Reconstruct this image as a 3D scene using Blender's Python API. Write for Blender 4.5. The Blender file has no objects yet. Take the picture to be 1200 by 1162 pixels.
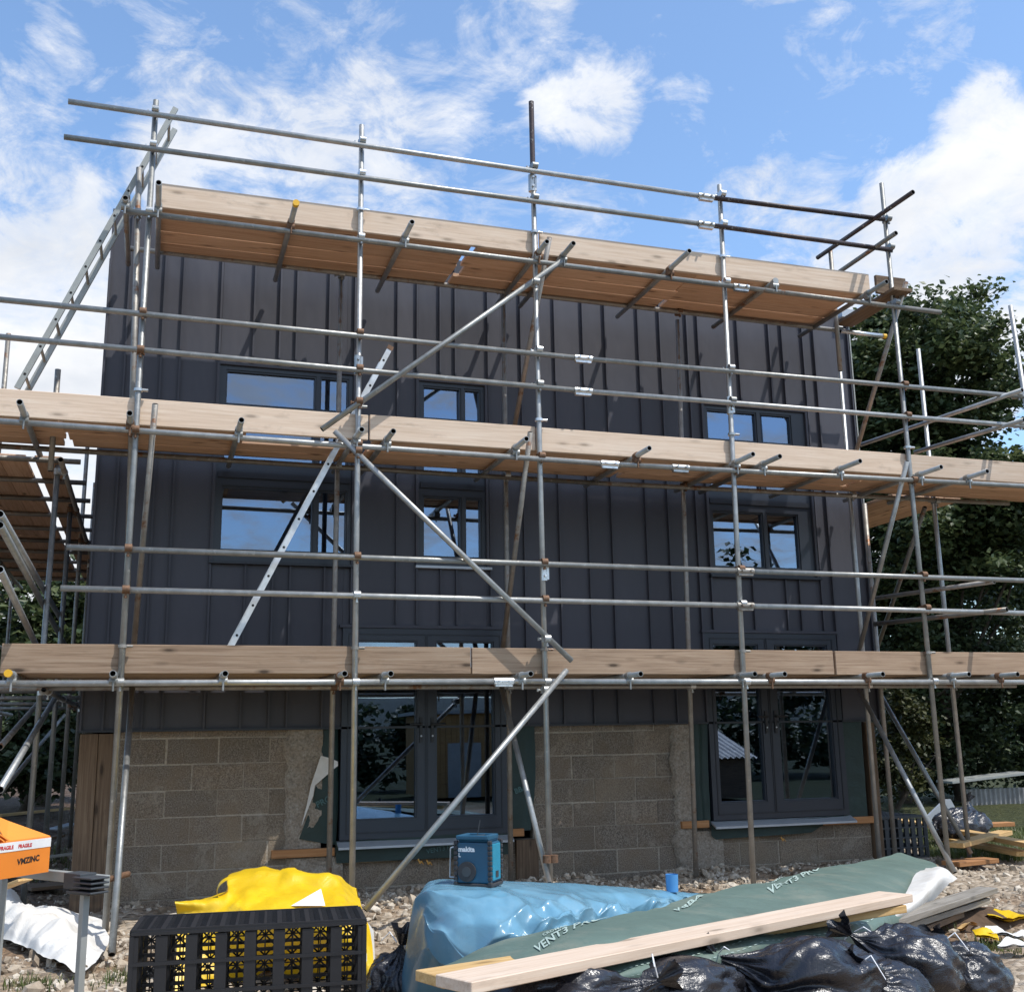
import bpy, math, random
from mathutils import Vector, Matrix, Quaternion, noise
R=math.radians
random.seed(7)
scn=bpy.context.scene; COL=scn.collection
# ---------------------------------------------------------------- camera
F=1289.35; CAM=Vector((0.589,-10.374,1.371)); YAW,PIT,ROL=R(18.006),R(12.266),R(-0.963)
fw=Vector((math.sin(YAW)*math.cos(PIT),math.cos(YAW)*math.cos(PIT),math.sin(PIT)))
r0=Vector((math.cos(YAW),-math.sin(YAW),0)); u0=r0.cross(fw)
rt=r0*math.cos(ROL)+u0*math.sin(ROL); up=-r0*math.sin(ROL)+u0*math.cos(ROL)
cam=bpy.data.objects.new('camera',bpy.data.cameras.new('camera')); COL.objects.link(cam)
cam.matrix_world=Matrix(((rt.x,up.x,-fw.x,CAM.x),(rt.y,up.y,-fw.y,CAM.y),(rt.z,up.z,-fw.z,CAM.z),(0,0,0,1)))
cam.data.sensor_width=36; cam.data.sensor_fit='HORIZONTAL'; cam.data.lens=F/1200*36; cam.data.clip_end=3000; cam.data.clip_start=.05
scn.camera=cam
def ray(px,py): return fw+rt*((px-600)/F)-up*((py-581)/F)
def at(px,py,X=None,Y=None,Z=None):
    d=ray(px,py)
    if Y is not None: t=(Y-CAM.y)/d.y
    elif Z is not None: t=(Z-CAM.z)/d.z
    else: t=(X-CAM.x)/d.x
    return CAM+d*t
# ---------------------------------------------------------------- materials
MATS={}
class NT:
    def __init__(s,name):
        s.m=bpy.data.materials.new(name); s.m.use_nodes=True; s.t=s.m.node_tree; s.n=s.t.nodes; s.l=s.t.links
        s.b=s.n['Principled BSDF']; s.out=s.n['Material Output']
    def add(s,t,**k):
        nd=s.n.new(t)
        for a,b in k.items(): setattr(nd,a,b)
        return nd
    def link(s,a,b): s.l.new(a,b)
    def coord(s,scale=(1,1,1),kind='Object',loc=(0,0,0),rot=(0,0,0)):
        c=s.add('ShaderNodeTexCoord'); m=s.add('ShaderNodeMapping'); m.inputs['Scale'].default_value=scale; m.inputs['Location'].default_value=loc; m.inputs['Rotation'].default_value=rot
        s.link(c.outputs[kind],m.inputs['Vector']); return m.outputs['Vector']
    def world(s,scale=(1,1,1)):
        c=s.add('ShaderNodeNewGeometry'); m=s.add('ShaderNodeMapping'); m.inputs['Scale'].default_value=scale
        s.link(c.outputs['Position'],m.inputs['Vector']); return m.outputs['Vector']
    def noise(s,vec,scale,detail=4,rough=.55,dist=0):
        n=s.add('ShaderNodeTexNoise'); n.inputs['Scale'].default_value=scale; n.inputs['Detail'].default_value=detail; n.inputs['Roughness'].default_value=rough; n.inputs['Distortion'].default_value=dist
        s.link(vec,n.inputs['Vector']); return n.outputs['Fac']
    def ramp(s,fac,stops,interp='LINEAR'):
        r=s.add('ShaderNodeValToRGB'); r.color_ramp.interpolation=interp
        e=r.color_ramp.elements
        while len(e)<len(stops): e.new(.5)
        for q,(p,c) in zip(e,stops):
            q.position=p; q.color=(c,c,c,1) if isinstance(c,(int,float)) else (*c,1)
        s.link(fac,r.inputs['Fac']); return r.outputs['Color']
    def mix(s,fac,a,b,mode='MIX'):
        m=s.add('ShaderNodeMix',data_type='RGBA',blend_type=mode)
        for v,i in ((fac,0),(a,6),(b,7)):
            if isinstance(v,(int,float)): m.inputs[i].default_value=v if i==0 else (v,v,v,1)
            elif isinstance(v,tuple): m.inputs[i].default_value=(*v,1)
            else: s.link(v,m.inputs[i])
        return m.outputs[2]
    def math(s,op,a,b=0.,c=None):
        m=s.add('ShaderNodeMath',operation=op)
        for i,v in enumerate((a,b,c)):
            if v is None: continue
            if isinstance(v,(int,float)): m.inputs[i].default_value=v
            else: s.link(v,m.inputs[i])
        return m.outputs[0]
    def bump(s,h,strength=.3,dist=.01):
        b=s.add('ShaderNodeBump'); b.inputs['Strength'].default_value=strength; b.inputs['Distance'].default_value=dist
        s.link(h,b.inputs['Height']); s.link(b.outputs['Normal'],s.b.inputs['Normal'])
    def set(s,color=None,rough=None,metal=None,spec=None,coat=None):
        for k,v in (('Base Color',color),('Roughness',rough),('Metallic',metal),('Specular IOR Level',spec),('Coat Weight',coat)):
            if v is None: continue
            i=s.b.inputs[k]
            if isinstance(v,tuple): i.default_value=(*v,1)
            elif isinstance(v,(int,float)): i.default_value=v
            else: s.link(v,i)
        return s.m
def orand(t):
    o=t.add('ShaderNodeObjectInfo'); return o.outputs['Random']
def m_steel(name,c1,c2,metal=.6,rough=.42,rust=.0):
    t=NT(name); v=t.coord((1,1,1)); n=t.noise(v,9,5,.6); n2=t.noise(v,60,3,.6)
    c=t.ramp(n,[(.3,c1),(.7,c2)]); k=t.ramp(orand(t),[(0,(.62,.62,.6)),(.5,(.9,.9,.88)),(1,(1.1,1.1,1.1))]); c=t.mix(1,c,k,'MULTIPLY')
    sp=t.ramp(t.noise(v,22,6,.75),[(.60,0.),(.68,1.)])
    c=t.mix(t.math('MULTIPLY',sp,.55),c,(.62,.6,.55))
    if rust: c=t.mix(t.ramp(t.noise(v,6,6,.7),[(.62-rust,0.),(.72-rust,1.)]),c,(.2,.09,.04))
    t.bump(n2,.12,.004)
    return t.set(c,t.ramp(n2,[(.3,rough-.08),(.7,rough+.14)]),metal)
def m_wood(name,base,dark,light,knots=.6,grain=1.):
    t=NT(name); o=t.add('ShaderNodeObjectInfo')
    c=t.add('ShaderNodeTexCoord'); add=t.add('ShaderNodeVectorMath',operation='ADD'); cm=t.add('ShaderNodeCombineXYZ')
    q=t.math('MULTIPLY',o.outputs['Random'],37.); t.link(q,cm.inputs[0]); t.link(q,cm.inputs[1]); t.link(q,cm.inputs[2])
    t.link(c.outputs['Object'],add.inputs[0]); t.link(cm.outputs[0],add.inputs[1])
    def mp(s):
        m=t.add('ShaderNodeMapping'); m.inputs['Scale'].default_value=s; t.link(add.outputs[0],m.inputs['Vector']); return m.outputs['Vector']
    g=t.noise(mp((1.1,34,34)),1.6,6,.65,.35); b=t.noise(mp((.7,2,2)),1.5,4,.6)
    col=t.ramp(g,[(.3,dark),(.5,base),(.72,light)])
    col=t.mix(t.ramp(b,[(.35,0.),(.75,.45*grain)]),col,dark)
    k=t.add('ShaderNodeTexVoronoi'); k.inputs['Scale'].default_value=1.; t.link(mp((2.6,9,9)),k.inputs['Vector'])
    kk=t.ramp(k.outputs['Distance'],[(.08,1.),(.14,.4),(.24,0.)])
    col=t.mix(t.math('MULTIPLY',kk,knots),col,tuple(x*.35 for x in dark))
    stn=t.ramp(t.noise(mp((1.5,4,4)),2.2,5,.7),[(.58,0.),(.75,.55)])
    col=t.mix(stn,col,tuple(x*.55 for x in base))
    v=t.ramp(o.outputs['Random'],[(0,.82),(1,1.1)]); col=t.mix(1,col,v,'MULTIPLY')
    t.bump(g,.35,.004); return t.set(col,.75,0,.3)
def m_plain(name,c,rough=.6,metal=0,var=.12,scale=6,bump=.1,spec=.5,bs=40):
    t=NT(name); v=t.coord(); n=t.noise(v,scale,5,.6)
    col=t.ramp(n,[(.25,tuple(x*(1-var) for x in c)),(.75,tuple(min(1,x*(1+var)) for x in c))])
    t.bump(t.noise(v,bs,4,.6),bump,.004); return t.set(col,rough,metal,spec)
M={}
M['galv']=m_steel('galvanised_steel',(.30,.305,.30),(.44,.44,.43))
M['galv_bright']=m_steel('bright_galvanised_steel',(.55,.56,.57),(.72,.73,.74),.75,.3)
M['galv_rust']=m_steel('worn_steel',(.24,.22,.2),(.36,.34,.31),.5,.5,.06)
M['purple']=m_steel('primer_brown_steel',(.05,.035,.035),(.085,.06,.058),.3,.45)
M['rust']=m_plain('rusty_steel',(.17,.095,.055),.7,.3,.5,30,.5)
M['hole']=m_plain('tube_inside',(.012,.012,.012),.9)
M['capy']=m_plain('yellow_plastic_cap',(.75,.42,.02),.45)
M['wood_new']=m_wood('new_pine',(.66,.515,.395),(.55,.41,.295),(.74,.62,.50),.65)
M['wood_deck']=m_wood('bounce_tinted_deck_pine',(.60,.385,.25),(.45,.26,.15),(.70,.49,.34),.9)  # same pine, orange bounce light of the undersides put into its colour
M['wood_old']=m_wood('weathered_pine',(.37,.26,.175),(.22,.145,.095),(.45,.34,.245),1.)
M['wood_grey']=m_wood('grey_timber',(.30,.27,.23),(.18,.16,.13),(.42,.39,.34),.6)
M['wood_post']=m_wood('rough_post',(.17,.112,.07),(.085,.055,.035),(.25,.18,.115),.8)
M['wood_batten']=m_wood('orange_batten',(.45,.22,.09),(.33,.15,.06),(.55,.3,.14),.5)
M['wood_yel']=m_wood('yellow_timber',(.62,.40,.17),(.45,.27,.10),(.72,.52,.27),.6)
def clad():
    t=NT('charcoal_zinc'); v=t.coord((1,1,.35)); n=t.noise(v,1.3,4,.6); f=t.noise(t.coord((60,60,3)),1.5,4,.6)
    g=t.add('ShaderNodeNewGeometry')
    c=t.ramp(n,[(.3,(.045,.0455,.057)),(.7,(.058,.058,.071))])
    c=t.mix(1,c,t.ramp(g.outputs['Random Per Island'],[(0,.86),(1,1.14)]),'MULTIPLY')
    dirt=t.ramp(t.noise(t.coord((3,3,.8)),2.5,6,.7),[(.55,0.),(.8,.25)]); c=t.mix(dirt,c,(.09,.09,.095))
    h=t.math('ADD',t.math('MULTIPLY',t.noise(t.coord((3.2,1,1.1)),1.3,2,.5),1.1),t.math('MULTIPLY',f,.01)); t.bump(h,.5,.02)
    return t.set(c,t.ramp(n,[(.3,.42),(.7,.58)]),.0,.4)
M['clad']=clad()
M['frame']=m_plain('anthracite_frame',(.022,.027,.038),.38,0,.1,3,.02)
M['frame2']=m_plain('dark_flashing',(.02,.022,.028),.4,.2)
def glass():
    t=NT('coated_glass'); gl=t.add('ShaderNodeBsdfGlossy'); gl.inputs['Roughness'].default_value=.0; gl.inputs['Color'].default_value=(.38,.47,.62,1)
    tr=t.add('ShaderNodeBsdfTransparent'); tr.inputs['Color'].default_value=(.5,.55,.56,1)
    lw=t.add('ShaderNodeLayerWeight'); lw.inputs['Blend'].default_value=.35
    f=t.math('MULTIPLY_ADD',lw.outputs['Fresnel'],.6,.36); mx=t.add('ShaderNodeMixShader')
    b=t.add('ShaderNodeBump'); b.inputs['Strength'].default_value=.02; b.inputs['Distance'].default_value=.02; t.link(t.noise(t.coord(),1.2,2,.4),b.inputs['Height']); t.link(b.outputs[0],gl.inputs['Normal'])
    t.link(f,mx.inputs[0]); t.link(tr.outputs[0],mx.inputs[1]); t.link(gl.outputs[0],mx.inputs[2]); t.link(mx.outputs[0],t.out.inputs[0]); return t.m
M['glass']=glass()
M['room']=m_plain('bare_interior',(.16,.15,.14),.9)
def block():
    t=NT('concrete_block'); g=t.add('ShaderNodeNewGeometry'); v=t.world()
    a=t.noise(v,95,4,.75); b=t.noise(v,5,5,.6); w=t.noise(v,1.3,4,.6)
    c=t.ramp(a,[(.32,(.075,.067,.057)),(.47,(.235,.205,.17)),(.62,(.39,.345,.29)),(.74,(.58,.53,.45))])
    c=t.mix(t.ramp(b,[(.4,0.),(.7,.5)]),c,(.25,.19,.13)); c=t.mix(t.ramp(w,[(.5,0.),(.7,.55)]),c,(.36,.30,.22))
    c=t.mix(1,c,t.ramp(g.outputs['Random Per Island'],[(0,(.84,.81,.78)),(.5,(.95,.90,.85)),(1,(1.08,1.01,.94))]),'MULTIPLY')
    sm=t.ramp(t.noise(v,3.1,6,.75,.6),[(.56,0.),(.64,.7)]); c=t.mix(sm,c,t.ramp(a,[(.3,(.28,.235,.18)),(.7,(.46,.40,.32))]))
    t.bump(a,1.,.016); return t.set(c,.95,0,.2)
M['block']=block()
def mort():
    t=NT('mortar'); v=t.world(); a=t.noise(v,50,4,.7)
    t.bump(a,.8,.01); return t.set(t.ramp(a,[(.3,(.27,.23,.18)),(.7,(.47,.41,.33))]),.95,0,.2)
M['mortar']=mort()
def block_pale():
    t=NT('pale_cut_block'); v=t.world(); a=t.noise(v,45,5,.75); b=t.noise(v,6,5,.6)
    c=t.ramp(a,[(.3,(.15,.13,.105)),(.5,(.36,.31,.25)),(.7,(.52,.47,.4))]); c=t.mix(t.ramp(b,[(.4,0.),(.7,.45)]),c,(.27,.2,.14))
    t.bump(a,1,.02); return t.set(c,.95,0,.2)
M['pale']=block_pale()
def ground():
    t=NT('builders_ground'); v=t.world()
    a=t.noise(v,.7,5,.6); b=t.noise(v,7,6,.7); vo=t.add('ShaderNodeTexVoronoi'); vo.inputs['Scale'].default_value=17; t.link(v,vo.inputs['Vector'])
    st=t.ramp(vo.outputs['Color'],[(.1,(.24,.19,.135)),(.5,(.39,.32,.24)),(.9,(.53,.46,.37))])
    soil=t.ramp(b,[(.3,(.12,.075,.045)),(.55,(.26,.175,.11)),(.75,(.38,.28,.18))])
    c=t.mix(t.ramp(a,[(.38,0.),(.55,.9)]),soil,st)
    p=t.add('ShaderNodeNewGeometry'); sx=t.add('ShaderNodeSeparateXYZ'); t.link(p.outputs['Position'],sx.inputs[0])
    # green pasture well away from the site
    ln=t.add('ShaderNodeVectorMath',operation='LENGTH'); t.link(p.outputs['Position'],ln.inputs[0])
    far=t.ramp(t.math('DIVIDE',ln.outputs['Value'],60.),[(.24,0.),(.34,1.)])
    c=t.mix(far,c,t.ramp(t.noise(v,.12,5,.6),[(.3,(.018,.028,.012)),(.7,(.04,.048,.02))]))
    # brown earth behind the house on the left
    lx=t.ramp(t.math('MULTIPLY_ADD',sx.outputs[0],-.5,.2),[(0.,0.),(.6,1.)]); ly=t.ramp(t.math('MULTIPLY_ADD',sx.outputs[1],.4,.7),[(0.2,0.),(.8,1.)])
    c=t.mix(t.math('MULTIPLY',lx,ly),c,t.ramp(b,[(.3,(.05,.033,.024)),(.7,(.15,.10,.07))]))
    rx=t.ramp(t.math('MULTIPLY_ADD',sx.outputs[0],.4,-3.2),[(0.,0.),(.4,1.)]); ry=t.ramp(t.math('ADD',t.math('MULTIPLY_ADD',sx.outputs[1],.5,-.55),t.math('MULTIPLY',b,.4)),[(.2,0.),(.45,1.)])
    c=t.mix(t.math('MULTIPLY',rx,ry),c,t.ramp(b,[(.3,(.025,.03,.012)),(.6,(.06,.065,.025)),(.75,(.12,.085,.05))]))
    h=t.math('ADD',b,t.math('MULTIPLY',vo.outputs['Distance'],-1.2)); t.bump(h,.9,.04); return t.set(c,.95,0,.2)
M['ground']=ground()
def stone():
    t=NT('rubble_stone'); g=t.add('ShaderNodeNewGeometry'); v=t.world(); a=t.noise(v,30,4,.6)
    c=t.ramp(g.outputs['Random Per Island'],[(0,(.16,.125,.09)),(.25,(.33,.265,.195)),(.6,(.47,.395,.305)),(1,(.60,.54,.45))])
    c=t.mix(1,c,t.ramp(a,[(.3,.7),(.7,1.1)]),'MULTIPLY'); return t.set(c,.9,0,.25)
M['stone']=stone()
def leaf(name,cols,rough=.5,trans=.25):
    t=NT(name); g=t.add('ShaderNodeNewGeometry'); c=t.ramp(g.outputs['Random Per Island'],[(i/(len(cols)-1),q) for i,q in enumerate(cols)])
    c=t.mix(1,c,t.ramp(t.noise(t.world(),.9,3,.6),[(.3,.65),(.7,1.3)]),'MULTIPLY')
    t.set(c,rough,0,.4)
    tl=t.add('ShaderNodeBsdfTranslucent'); t.link(c,tl.inputs['Color']); mx=t.add('ShaderNodeMixShader'); mx.inputs[0].default_value=trans
    t.link(t.b.outputs[0],mx.inputs[1]); t.link(tl.outputs[0],mx.inputs[2]); t.link(mx.outputs[0],t.out.inputs[0]); return t.m
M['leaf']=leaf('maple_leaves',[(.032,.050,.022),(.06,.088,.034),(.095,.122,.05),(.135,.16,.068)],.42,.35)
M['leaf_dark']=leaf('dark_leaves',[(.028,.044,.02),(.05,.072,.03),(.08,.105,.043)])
M['leaf_olive']=leaf('olive_leaves',[(.03,.038,.012),(.055,.06,.02),(.08,.08,.028)])
M['grass']=leaf('grass_blades',[(.06,.09,.02),(.10,.13,.035),(.17,.17,.06)])
M['bark']=m_plain('bark',(.07,.055,.04),.95,0,.4,8,.8)
def tarp(name,c,rough,coat=0,bs=9,bst=.35,patch=None):
    t=NT(name); v=t.world(); n=t.noise(v,3,5,.6)
    col=t.ramp(n,[(.3,tuple(x*.85 for x in c)),(.7,tuple(min(1,x*1.12) for x in c))])
    if patch: col=t.mix(t.ramp(t.noise(v,2.2,6,.7),[(.5,0.),(.72,.6)]),col,patch)
    r=t.noise(v,bs,4,.55,1.2); t.bump(r,bst,.02); return t.set(col,rough,0,.5,coat)
M['blue']=tarp('blue_plastic_sheet',(.13,.285,.385),.25,.25,9,.16,(.20,.33,.40))
M['green']=tarp('green_membrane',(.10,.15,.125),.65,0,8,.4,(.24,.24,.185))
M['green_dark']=tarp('dark_green_membrane',(.008,.028,.024),.55,0,8,.3)
M['white_sheet']=tarp('white_sheet',(.66,.64,.60),.7,0,8,.3,(.5,.45,.38))
M['yellow']=tarp('yellow_woven_bag',(.70,.45,.008),.42,.1,10,.35)
def bagm():
    t=NT('black_bin_liner'); v=t.coord(); n=t.noise(v,5,5,.65,1.5); n2=t.noise(t.coord((1,1,2.5)),13,5,.65,.8)
    t.bump(t.math('ADD',n,t.math('MULTIPLY',n2,.3)),.45,.03); return t.set(t.ramp(t.noise(v,2.5,3,.6),[(.3,(.008,.008,.011)),(.7,(.03,.03,.036))]),t.ramp(n2,[(.3,.17),(.7,.36)]),0,.6)
M['bag']=bagm()
M['blackp']=m_plain('black_plastic',(.014,.014,.016),.5,0,.2,10,.15)
M['dgrey']=m_plain('dark_grey_plastic',(.05,.055,.06),.5)
M['lgrey']=m_plain('grey_painted_metal',(.33,.34,.32),.5,.2)
M['alu']=m_plain('aluminium',(.62,.62,.61),.4,.65,.15,20,.1)
M['sill']=m_plain('pale_sill',(.42,.45,.48),.4,.3)
M['white']=m_plain('white_plastic',(.8,.8,.8),.5,0,.03)
M['carton']=m_plain('orange_carton',(.74,.215,.02),.6,0,.08,4,.1)
M['carton_in']=m_plain('orange_flap',(.80,.28,.04),.6,0,.08,4,.1)
M['tape']=m_plain('white_tape',(.75,.74,.72),.45)
M['red']=m_plain('red_print',(.55,.03,.03),.5)
M['ink']=m_plain('black_ink',(.02,.015,.012),.6)
M['print']=m_plain('pale_print',(.36,.45,.40),.7,0,.15,20)
M['print_d']=m_plain('faded_print',(.06,.13,.13),.7)
M['radio']=m_plain('radio_blue',(.016,.085,.15),.42)
M['radio_c']=m_plain('radio_cyan',(.02,.23,.33),.35)
M['rubber']=m_plain('rubber_bumper',(.035,.033,.035),.7)
M['pot']=m_plain('blue_pot',(.09,.30,.60),.45)
M['corr']=m_plain('corrugated_iron',(.32,.31,.3),.6,.3,.4,4,.3)
M['orange_clad']=m_wood('orange_cladding',(.45,.25,.09),(.33,.17,.06),(.55,.33,.14),.4)
M['hill']=(lambda t:(t.set(t.ramp(t.noise(t.world(),.02,6,.65),[(.3,(.022,.034,.032)),(.6,(.035,.048,.038)),(.75,(.06,.065,.045))]),.95)))(NT('hillside'))
# ---------------------------------------------------------------- mesh builder
class MB:
    def __init__(s): s.v=[];s.f=[];s.sm=[];s.mi=[]
    def add(s,vs,fs,smooth=False,mi=0):
        o=len(s.v); s.v+= [Vector(v) for v in vs]
        for f in fs: s.f.append([i+o for i in f]); s.sm.append(smooth); s.mi.append(mi)
        return s
    def box(s,a,b,mi=0,bev=0):
        (x0,y0,z0),(x1,y1,z1)=a,b
        vs=[(x0,y0,z0),(x1,y0,z0),(x1,y1,z0),(x0,y1,z0),(x0,y0,z1),(x1,y0,z1),(x1,y1,z1),(x0,y1,z1)]
        return s.add(vs,[(0,3,2,1),(4,5,6,7),(0,1,5,4),(1,2,6,5),(2,3,7,6),(3,0,4,7)],False,mi)
    def obox(s,c,ax,ay,az,hx,hy,hz,mi=0):
        c=Vector(c); vs=[]
        for k in (-1,1):
            for i,j in ((-1,-1),(1,-1),(1,1),(-1,1)): vs.append(c+ax*(hx*i)+ay*(hy*j)+az*(hz*k))
        return s.add(vs,[(0,3,2,1),(4,5,6,7),(0,1,5,4),(1,2,6,5),(2,3,7,6),(3,0,4,7)],False,mi)
    def bar(s,p,q,w,t,upv=(0,0,1),mi=0):
        p=Vector(p);q=Vector(q);d=q-p;L=d.length;d.normalize();u=Vector(upv)
        if abs(d.dot(u))>.98: u=Vector((0,1,0))
        side=d.cross(u).normalized(); u=side.cross(d)
        return s.obox((p+q)/2,d,side,u,L/2,w/2,t/2,mi)
    def cyl(s,p,q,r,n=12,r2=None,caps=True,mi=0,smooth=True):
        p=Vector(p);q=Vector(q);d=(q-p).normalized();a=d.orthogonal().normalized();b=d.cross(a);r2=r if r2 is None else r2
        vs=[p+(a*math.cos(2*math.pi*i/n)+b*math.sin(2*math.pi*i/n))*r for i in range(n)]+[q+(a*math.cos(2*math.pi*i/n)+b*math.sin(2*math.pi*i/n))*r2 for i in range(n)]
        s.add(vs,[(i,(i+1)%n,n+(i+1)%n,n+i) for i in range(n)],smooth,mi)
        if caps: s.add(vs,[list(range(n))[::-1],list(range(n,2*n))],False,mi)
        return s
    def path(s,pts,rs,n=8,mi=0):
        for i in range(len(pts)-1): s.cyl(pts[i],pts[i+1],rs[i],n,rs[i+1],i in(0,len(pts)-2),mi)
        return s
    def build(s,name,mat,parent=None,origin=None,label=None,bevel=0,weld=False):
        o3=Vector(origin) if origin is not None else (Vector(parent.location) if parent is not None else Vector((0,0,0)))
        me=bpy.data.meshes.new(name); me.from_pydata([tuple(v-o3) for v in s.v],[],s.f)
        for m in (mat if isinstance(mat,(list,tuple)) else [mat]): me.materials.append(m)
        me.polygons.foreach_set('use_smooth',s.sm); me.polygons.foreach_set('material_index',s.mi); me.update()
        ob=bpy.data.objects.new(name,me); COL.objects.link(ob)
        if parent is not None:
            ob.parent=parent
            if origin is not None: ob.location=o3-Vector(parent.location)
        else: ob.location=o3
        if label: ob['label']=label
        if bevel:
            b=ob.modifiers.new('bevel','BEVEL'); b.width=bevel; b.segments=2; b.limit_method='ANGLE'
        return ob
def tag(o,label=None,cat=None,group=None,kind=None):
    for k,v in (('label',label),('category',cat),('group',group),('kind',kind)):
        if v: o[k]=v
    return o
def empty(name,loc,label,cat,group=None):
    o=bpy.data.objects.new(name,None); o.location=loc; o.empty_display_size=.2; COL.objects.link(o); return tag(o,label,cat,group)
def cat_rom(p0,p1,p2,p3,t):
    return .5*((2*p1)+(p2-p0)*t+(2*p0-5*p1+4*p2-p3)*t*t+(3*p1-p0-3*p2+p3)*t*t*t)
def spl(P,u):
    n=len(P)-1; x=min(max(u,0),1)*n; i=min(int(x),n-1); t=x-i
    g=lambda k:P[min(max(k,0),n)]
    a=g(i-1) if i>0 else P[0]*2-P[1]; b=g(i+2) if i<n-1 else P[n]*2-P[n-1]
    return cat_rom(a,P[i],P[i+1],b,t)
LIN=False
def surf(rows,u,v):
    c=[spl(r,u) for r in rows]
    if not LIN: return spl(c,v)
    n=len(c)-1; x=min(max(v,0),1)*n; i=min(int(x),n-1); return c[i].lerp(c[i+1],x-i)*.8+spl(c,v)*.2
def patch(rows,nu,nv,disp=None,mat=None,name='sheet',**k):
    rows=[[Vector(p) for p in r] for r in rows]; m=MB(); vs=[]
    for j in range(nv+1):
        col=None
        for i in range(nu+1):
            u,v=i/nu,j/nv; p=surf(rows,u,v)
            if disp: p=p+disp(u,v,p)
            vs.append(p)
    w=nu+1
    m.add(vs,[(j*w+i,j*w+i+1,(j+1)*w+i+1,(j+1)*w+i) for j in range(nv) for i in range(nu)],True)
    return m
_cr={}
def crumple(p,A,s=2.,seed=0,n=5,warp=.5):
    if seed not in _cr:
        q=random.Random(seed); _cr[seed]=[(Vector((q.gauss(0,1),q.gauss(0,1),q.gauss(0,.6))).normalized(),q.uniform(.7,1.0)*(1.45**k),q.uniform(0,9)) for k in range(n)]
    w=Vector((noise.noise(p*s*.55+Vector((seed,0,0))),noise.noise(p*s*.55+Vector((0,seed,7))),noise.noise(p*s*.55+Vector((3,0,seed)))))*warp
    h=0
    for k,(d,f,o) in enumerate(_cr[seed]):
        q=(p*s+w).dot(d)*f+o; t=abs((q%2)-1)-.5
        m_=.55+.9*noise.noise(p*s*.5+Vector((o,seed,k)))
        h+=t*m_/f
    return h*A
def folds(u,v,p,A=.03,s=4.,seed=0,an=(1,1,1)):
    q=Vector((p.x*an[0],p.y*an[1],p.z*an[2]))*s+Vector((seed,seed*1.7,0))
    w=Vector((noise.noise(q*.5),noise.noise(q*.5+Vector((9,3,1))),0))*.9
    a=1-abs(noise.noise(q+w))*2.2; b=1-abs(noise.noise((q+w)*2.1+Vector((3,7,2))))*2.2
    return A*(a*abs(a)*.8+b*.35)
# lettering as thin mesh
def text_verts(txt,size,bold=.0):
    cu=bpy.data.curves.new('t','FONT'); cu.body=txt; cu.size=size; cu.offset=bold; cu.resolution_u=3
    ob=bpy.data.objects.new('t',cu); COL.objects.link(ob); me=bpy.data.meshes.new_from_object(ob)
    vs=[v.co.copy() for v in me.vertices]; fs=[tuple(p.vertices) for p in me.polygons]
    bpy.data.objects.remove(ob); bpy.data.meshes.remove(me); bpy.data.curves.remove(cu); return vs,fs
def text_on(txt,size,fn,bold=0,mi=0,mb=None):
    vs,fs=text_verts(txt,size,bold); mb=mb or MB(); mb.add([fn(v.x,v.y) for v in vs],fs,False,mi); return mb
# ---------------------------------------------------------------- tubes
TR=.0242
def tube(name,p,q,mat='galv',parent=None,r=TR,label=None,cap=None):
    p=Vector(p);q=Vector(q); L=(q-p).length; m=MB(); n=14; ri=r*.83; dep=.08
    ring=lambda z,rr:[(rr*math.cos(2*math.pi*i/n),rr*math.sin(2*math.pi*i/n),z) for i in range(n)]
    h=L/2
    V=ring(-h,r)+ring(h,r)+ring(-h,ri)+ring(h,ri)+ring(-h+dep,ri)+ring(h-dep,ri)
    fq=lambda a,b,fl=False:[((a*n+i,a*n+(i+1)%n,b*n+(i+1)%n,b*n+i) if not fl else (a*n+i,b*n+i,b*n+(i+1)%n,a*n+(i+1)%n)) for i in range(n)]
    m.add(V,fq(0,1),True,0); k=len(m.v)-len(V)
    for fs,mi in ((fq(0,2,True),0),(fq(1,3),0),(fq(2,4,True),1),(fq(3,5),1),([list(range(4*n,5*n))[::-1],list(range(5*n,6*n))],1)):
        for f in fs: m.f.append(f); m.sm.append(False); m.mi.append(mi)
    me=bpy.data.meshes.new(name); me.from_pydata([tuple(v) for v in m.v],[],m.f); me.materials.append(M[mat]); me.materials.append(M['hole'])
    me.polygons.foreach_set('use_smooth',m.sm); me.polygons.foreach_set('material_index',m.mi); me.update()
    ob=bpy.data.objects.new(name,me); COL.objects.link(ob)
    c=(p+q)/2; ob.rotation_mode='QUATERNION'; ob.rotation_quaternion=Vector((0,0,1)).rotation_difference((q-p).normalized())
    if parent is not None: ob.parent=parent; ob.location=c-Vector(parent.location)
    else: ob.location=c
    if label: ob['label']=label
    ob['_p']=list(p); 
    if cap:
        cm=MB().cyl((0,0,-h-.012),(0,0,-h+.03),r*1.16,14); e=cm.build('end_cap',M['capy'],None); e.parent=ob; e.location=(0,0,0)
    del ob['_p']; return ob
def coupler_mesh():
    m=MB()
    m.cyl((0,0,-.027),(0,0,.027),TR+.009,12)               # round the upright (local Z)
    m.cyl((-.027,-.056,0),(.027,-.056,0),TR+.009,12)       # round the horizontal (local X)
    m.box((-.024,-.045,-.022),(.024,-.012,.022))
    m.cyl((-.03,.0,0),(-.058,.0,0),.009,6); m.box((-.066,-.013,-.013),(-.055,.013,.013))
    m.cyl((0,-.056,-.028),(0,-.056,-.066),.008,6); m.cyl((0,-.056,-.05),(0,-.056,-.066),.014,6)
    return m
CM=[]
for mt in ('galv_bright','rust','galv'):
    o=coupler_mesh().build('coupler',M[mt]); CM.append(o.data); bpy.data.objects.remove(o)
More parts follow.
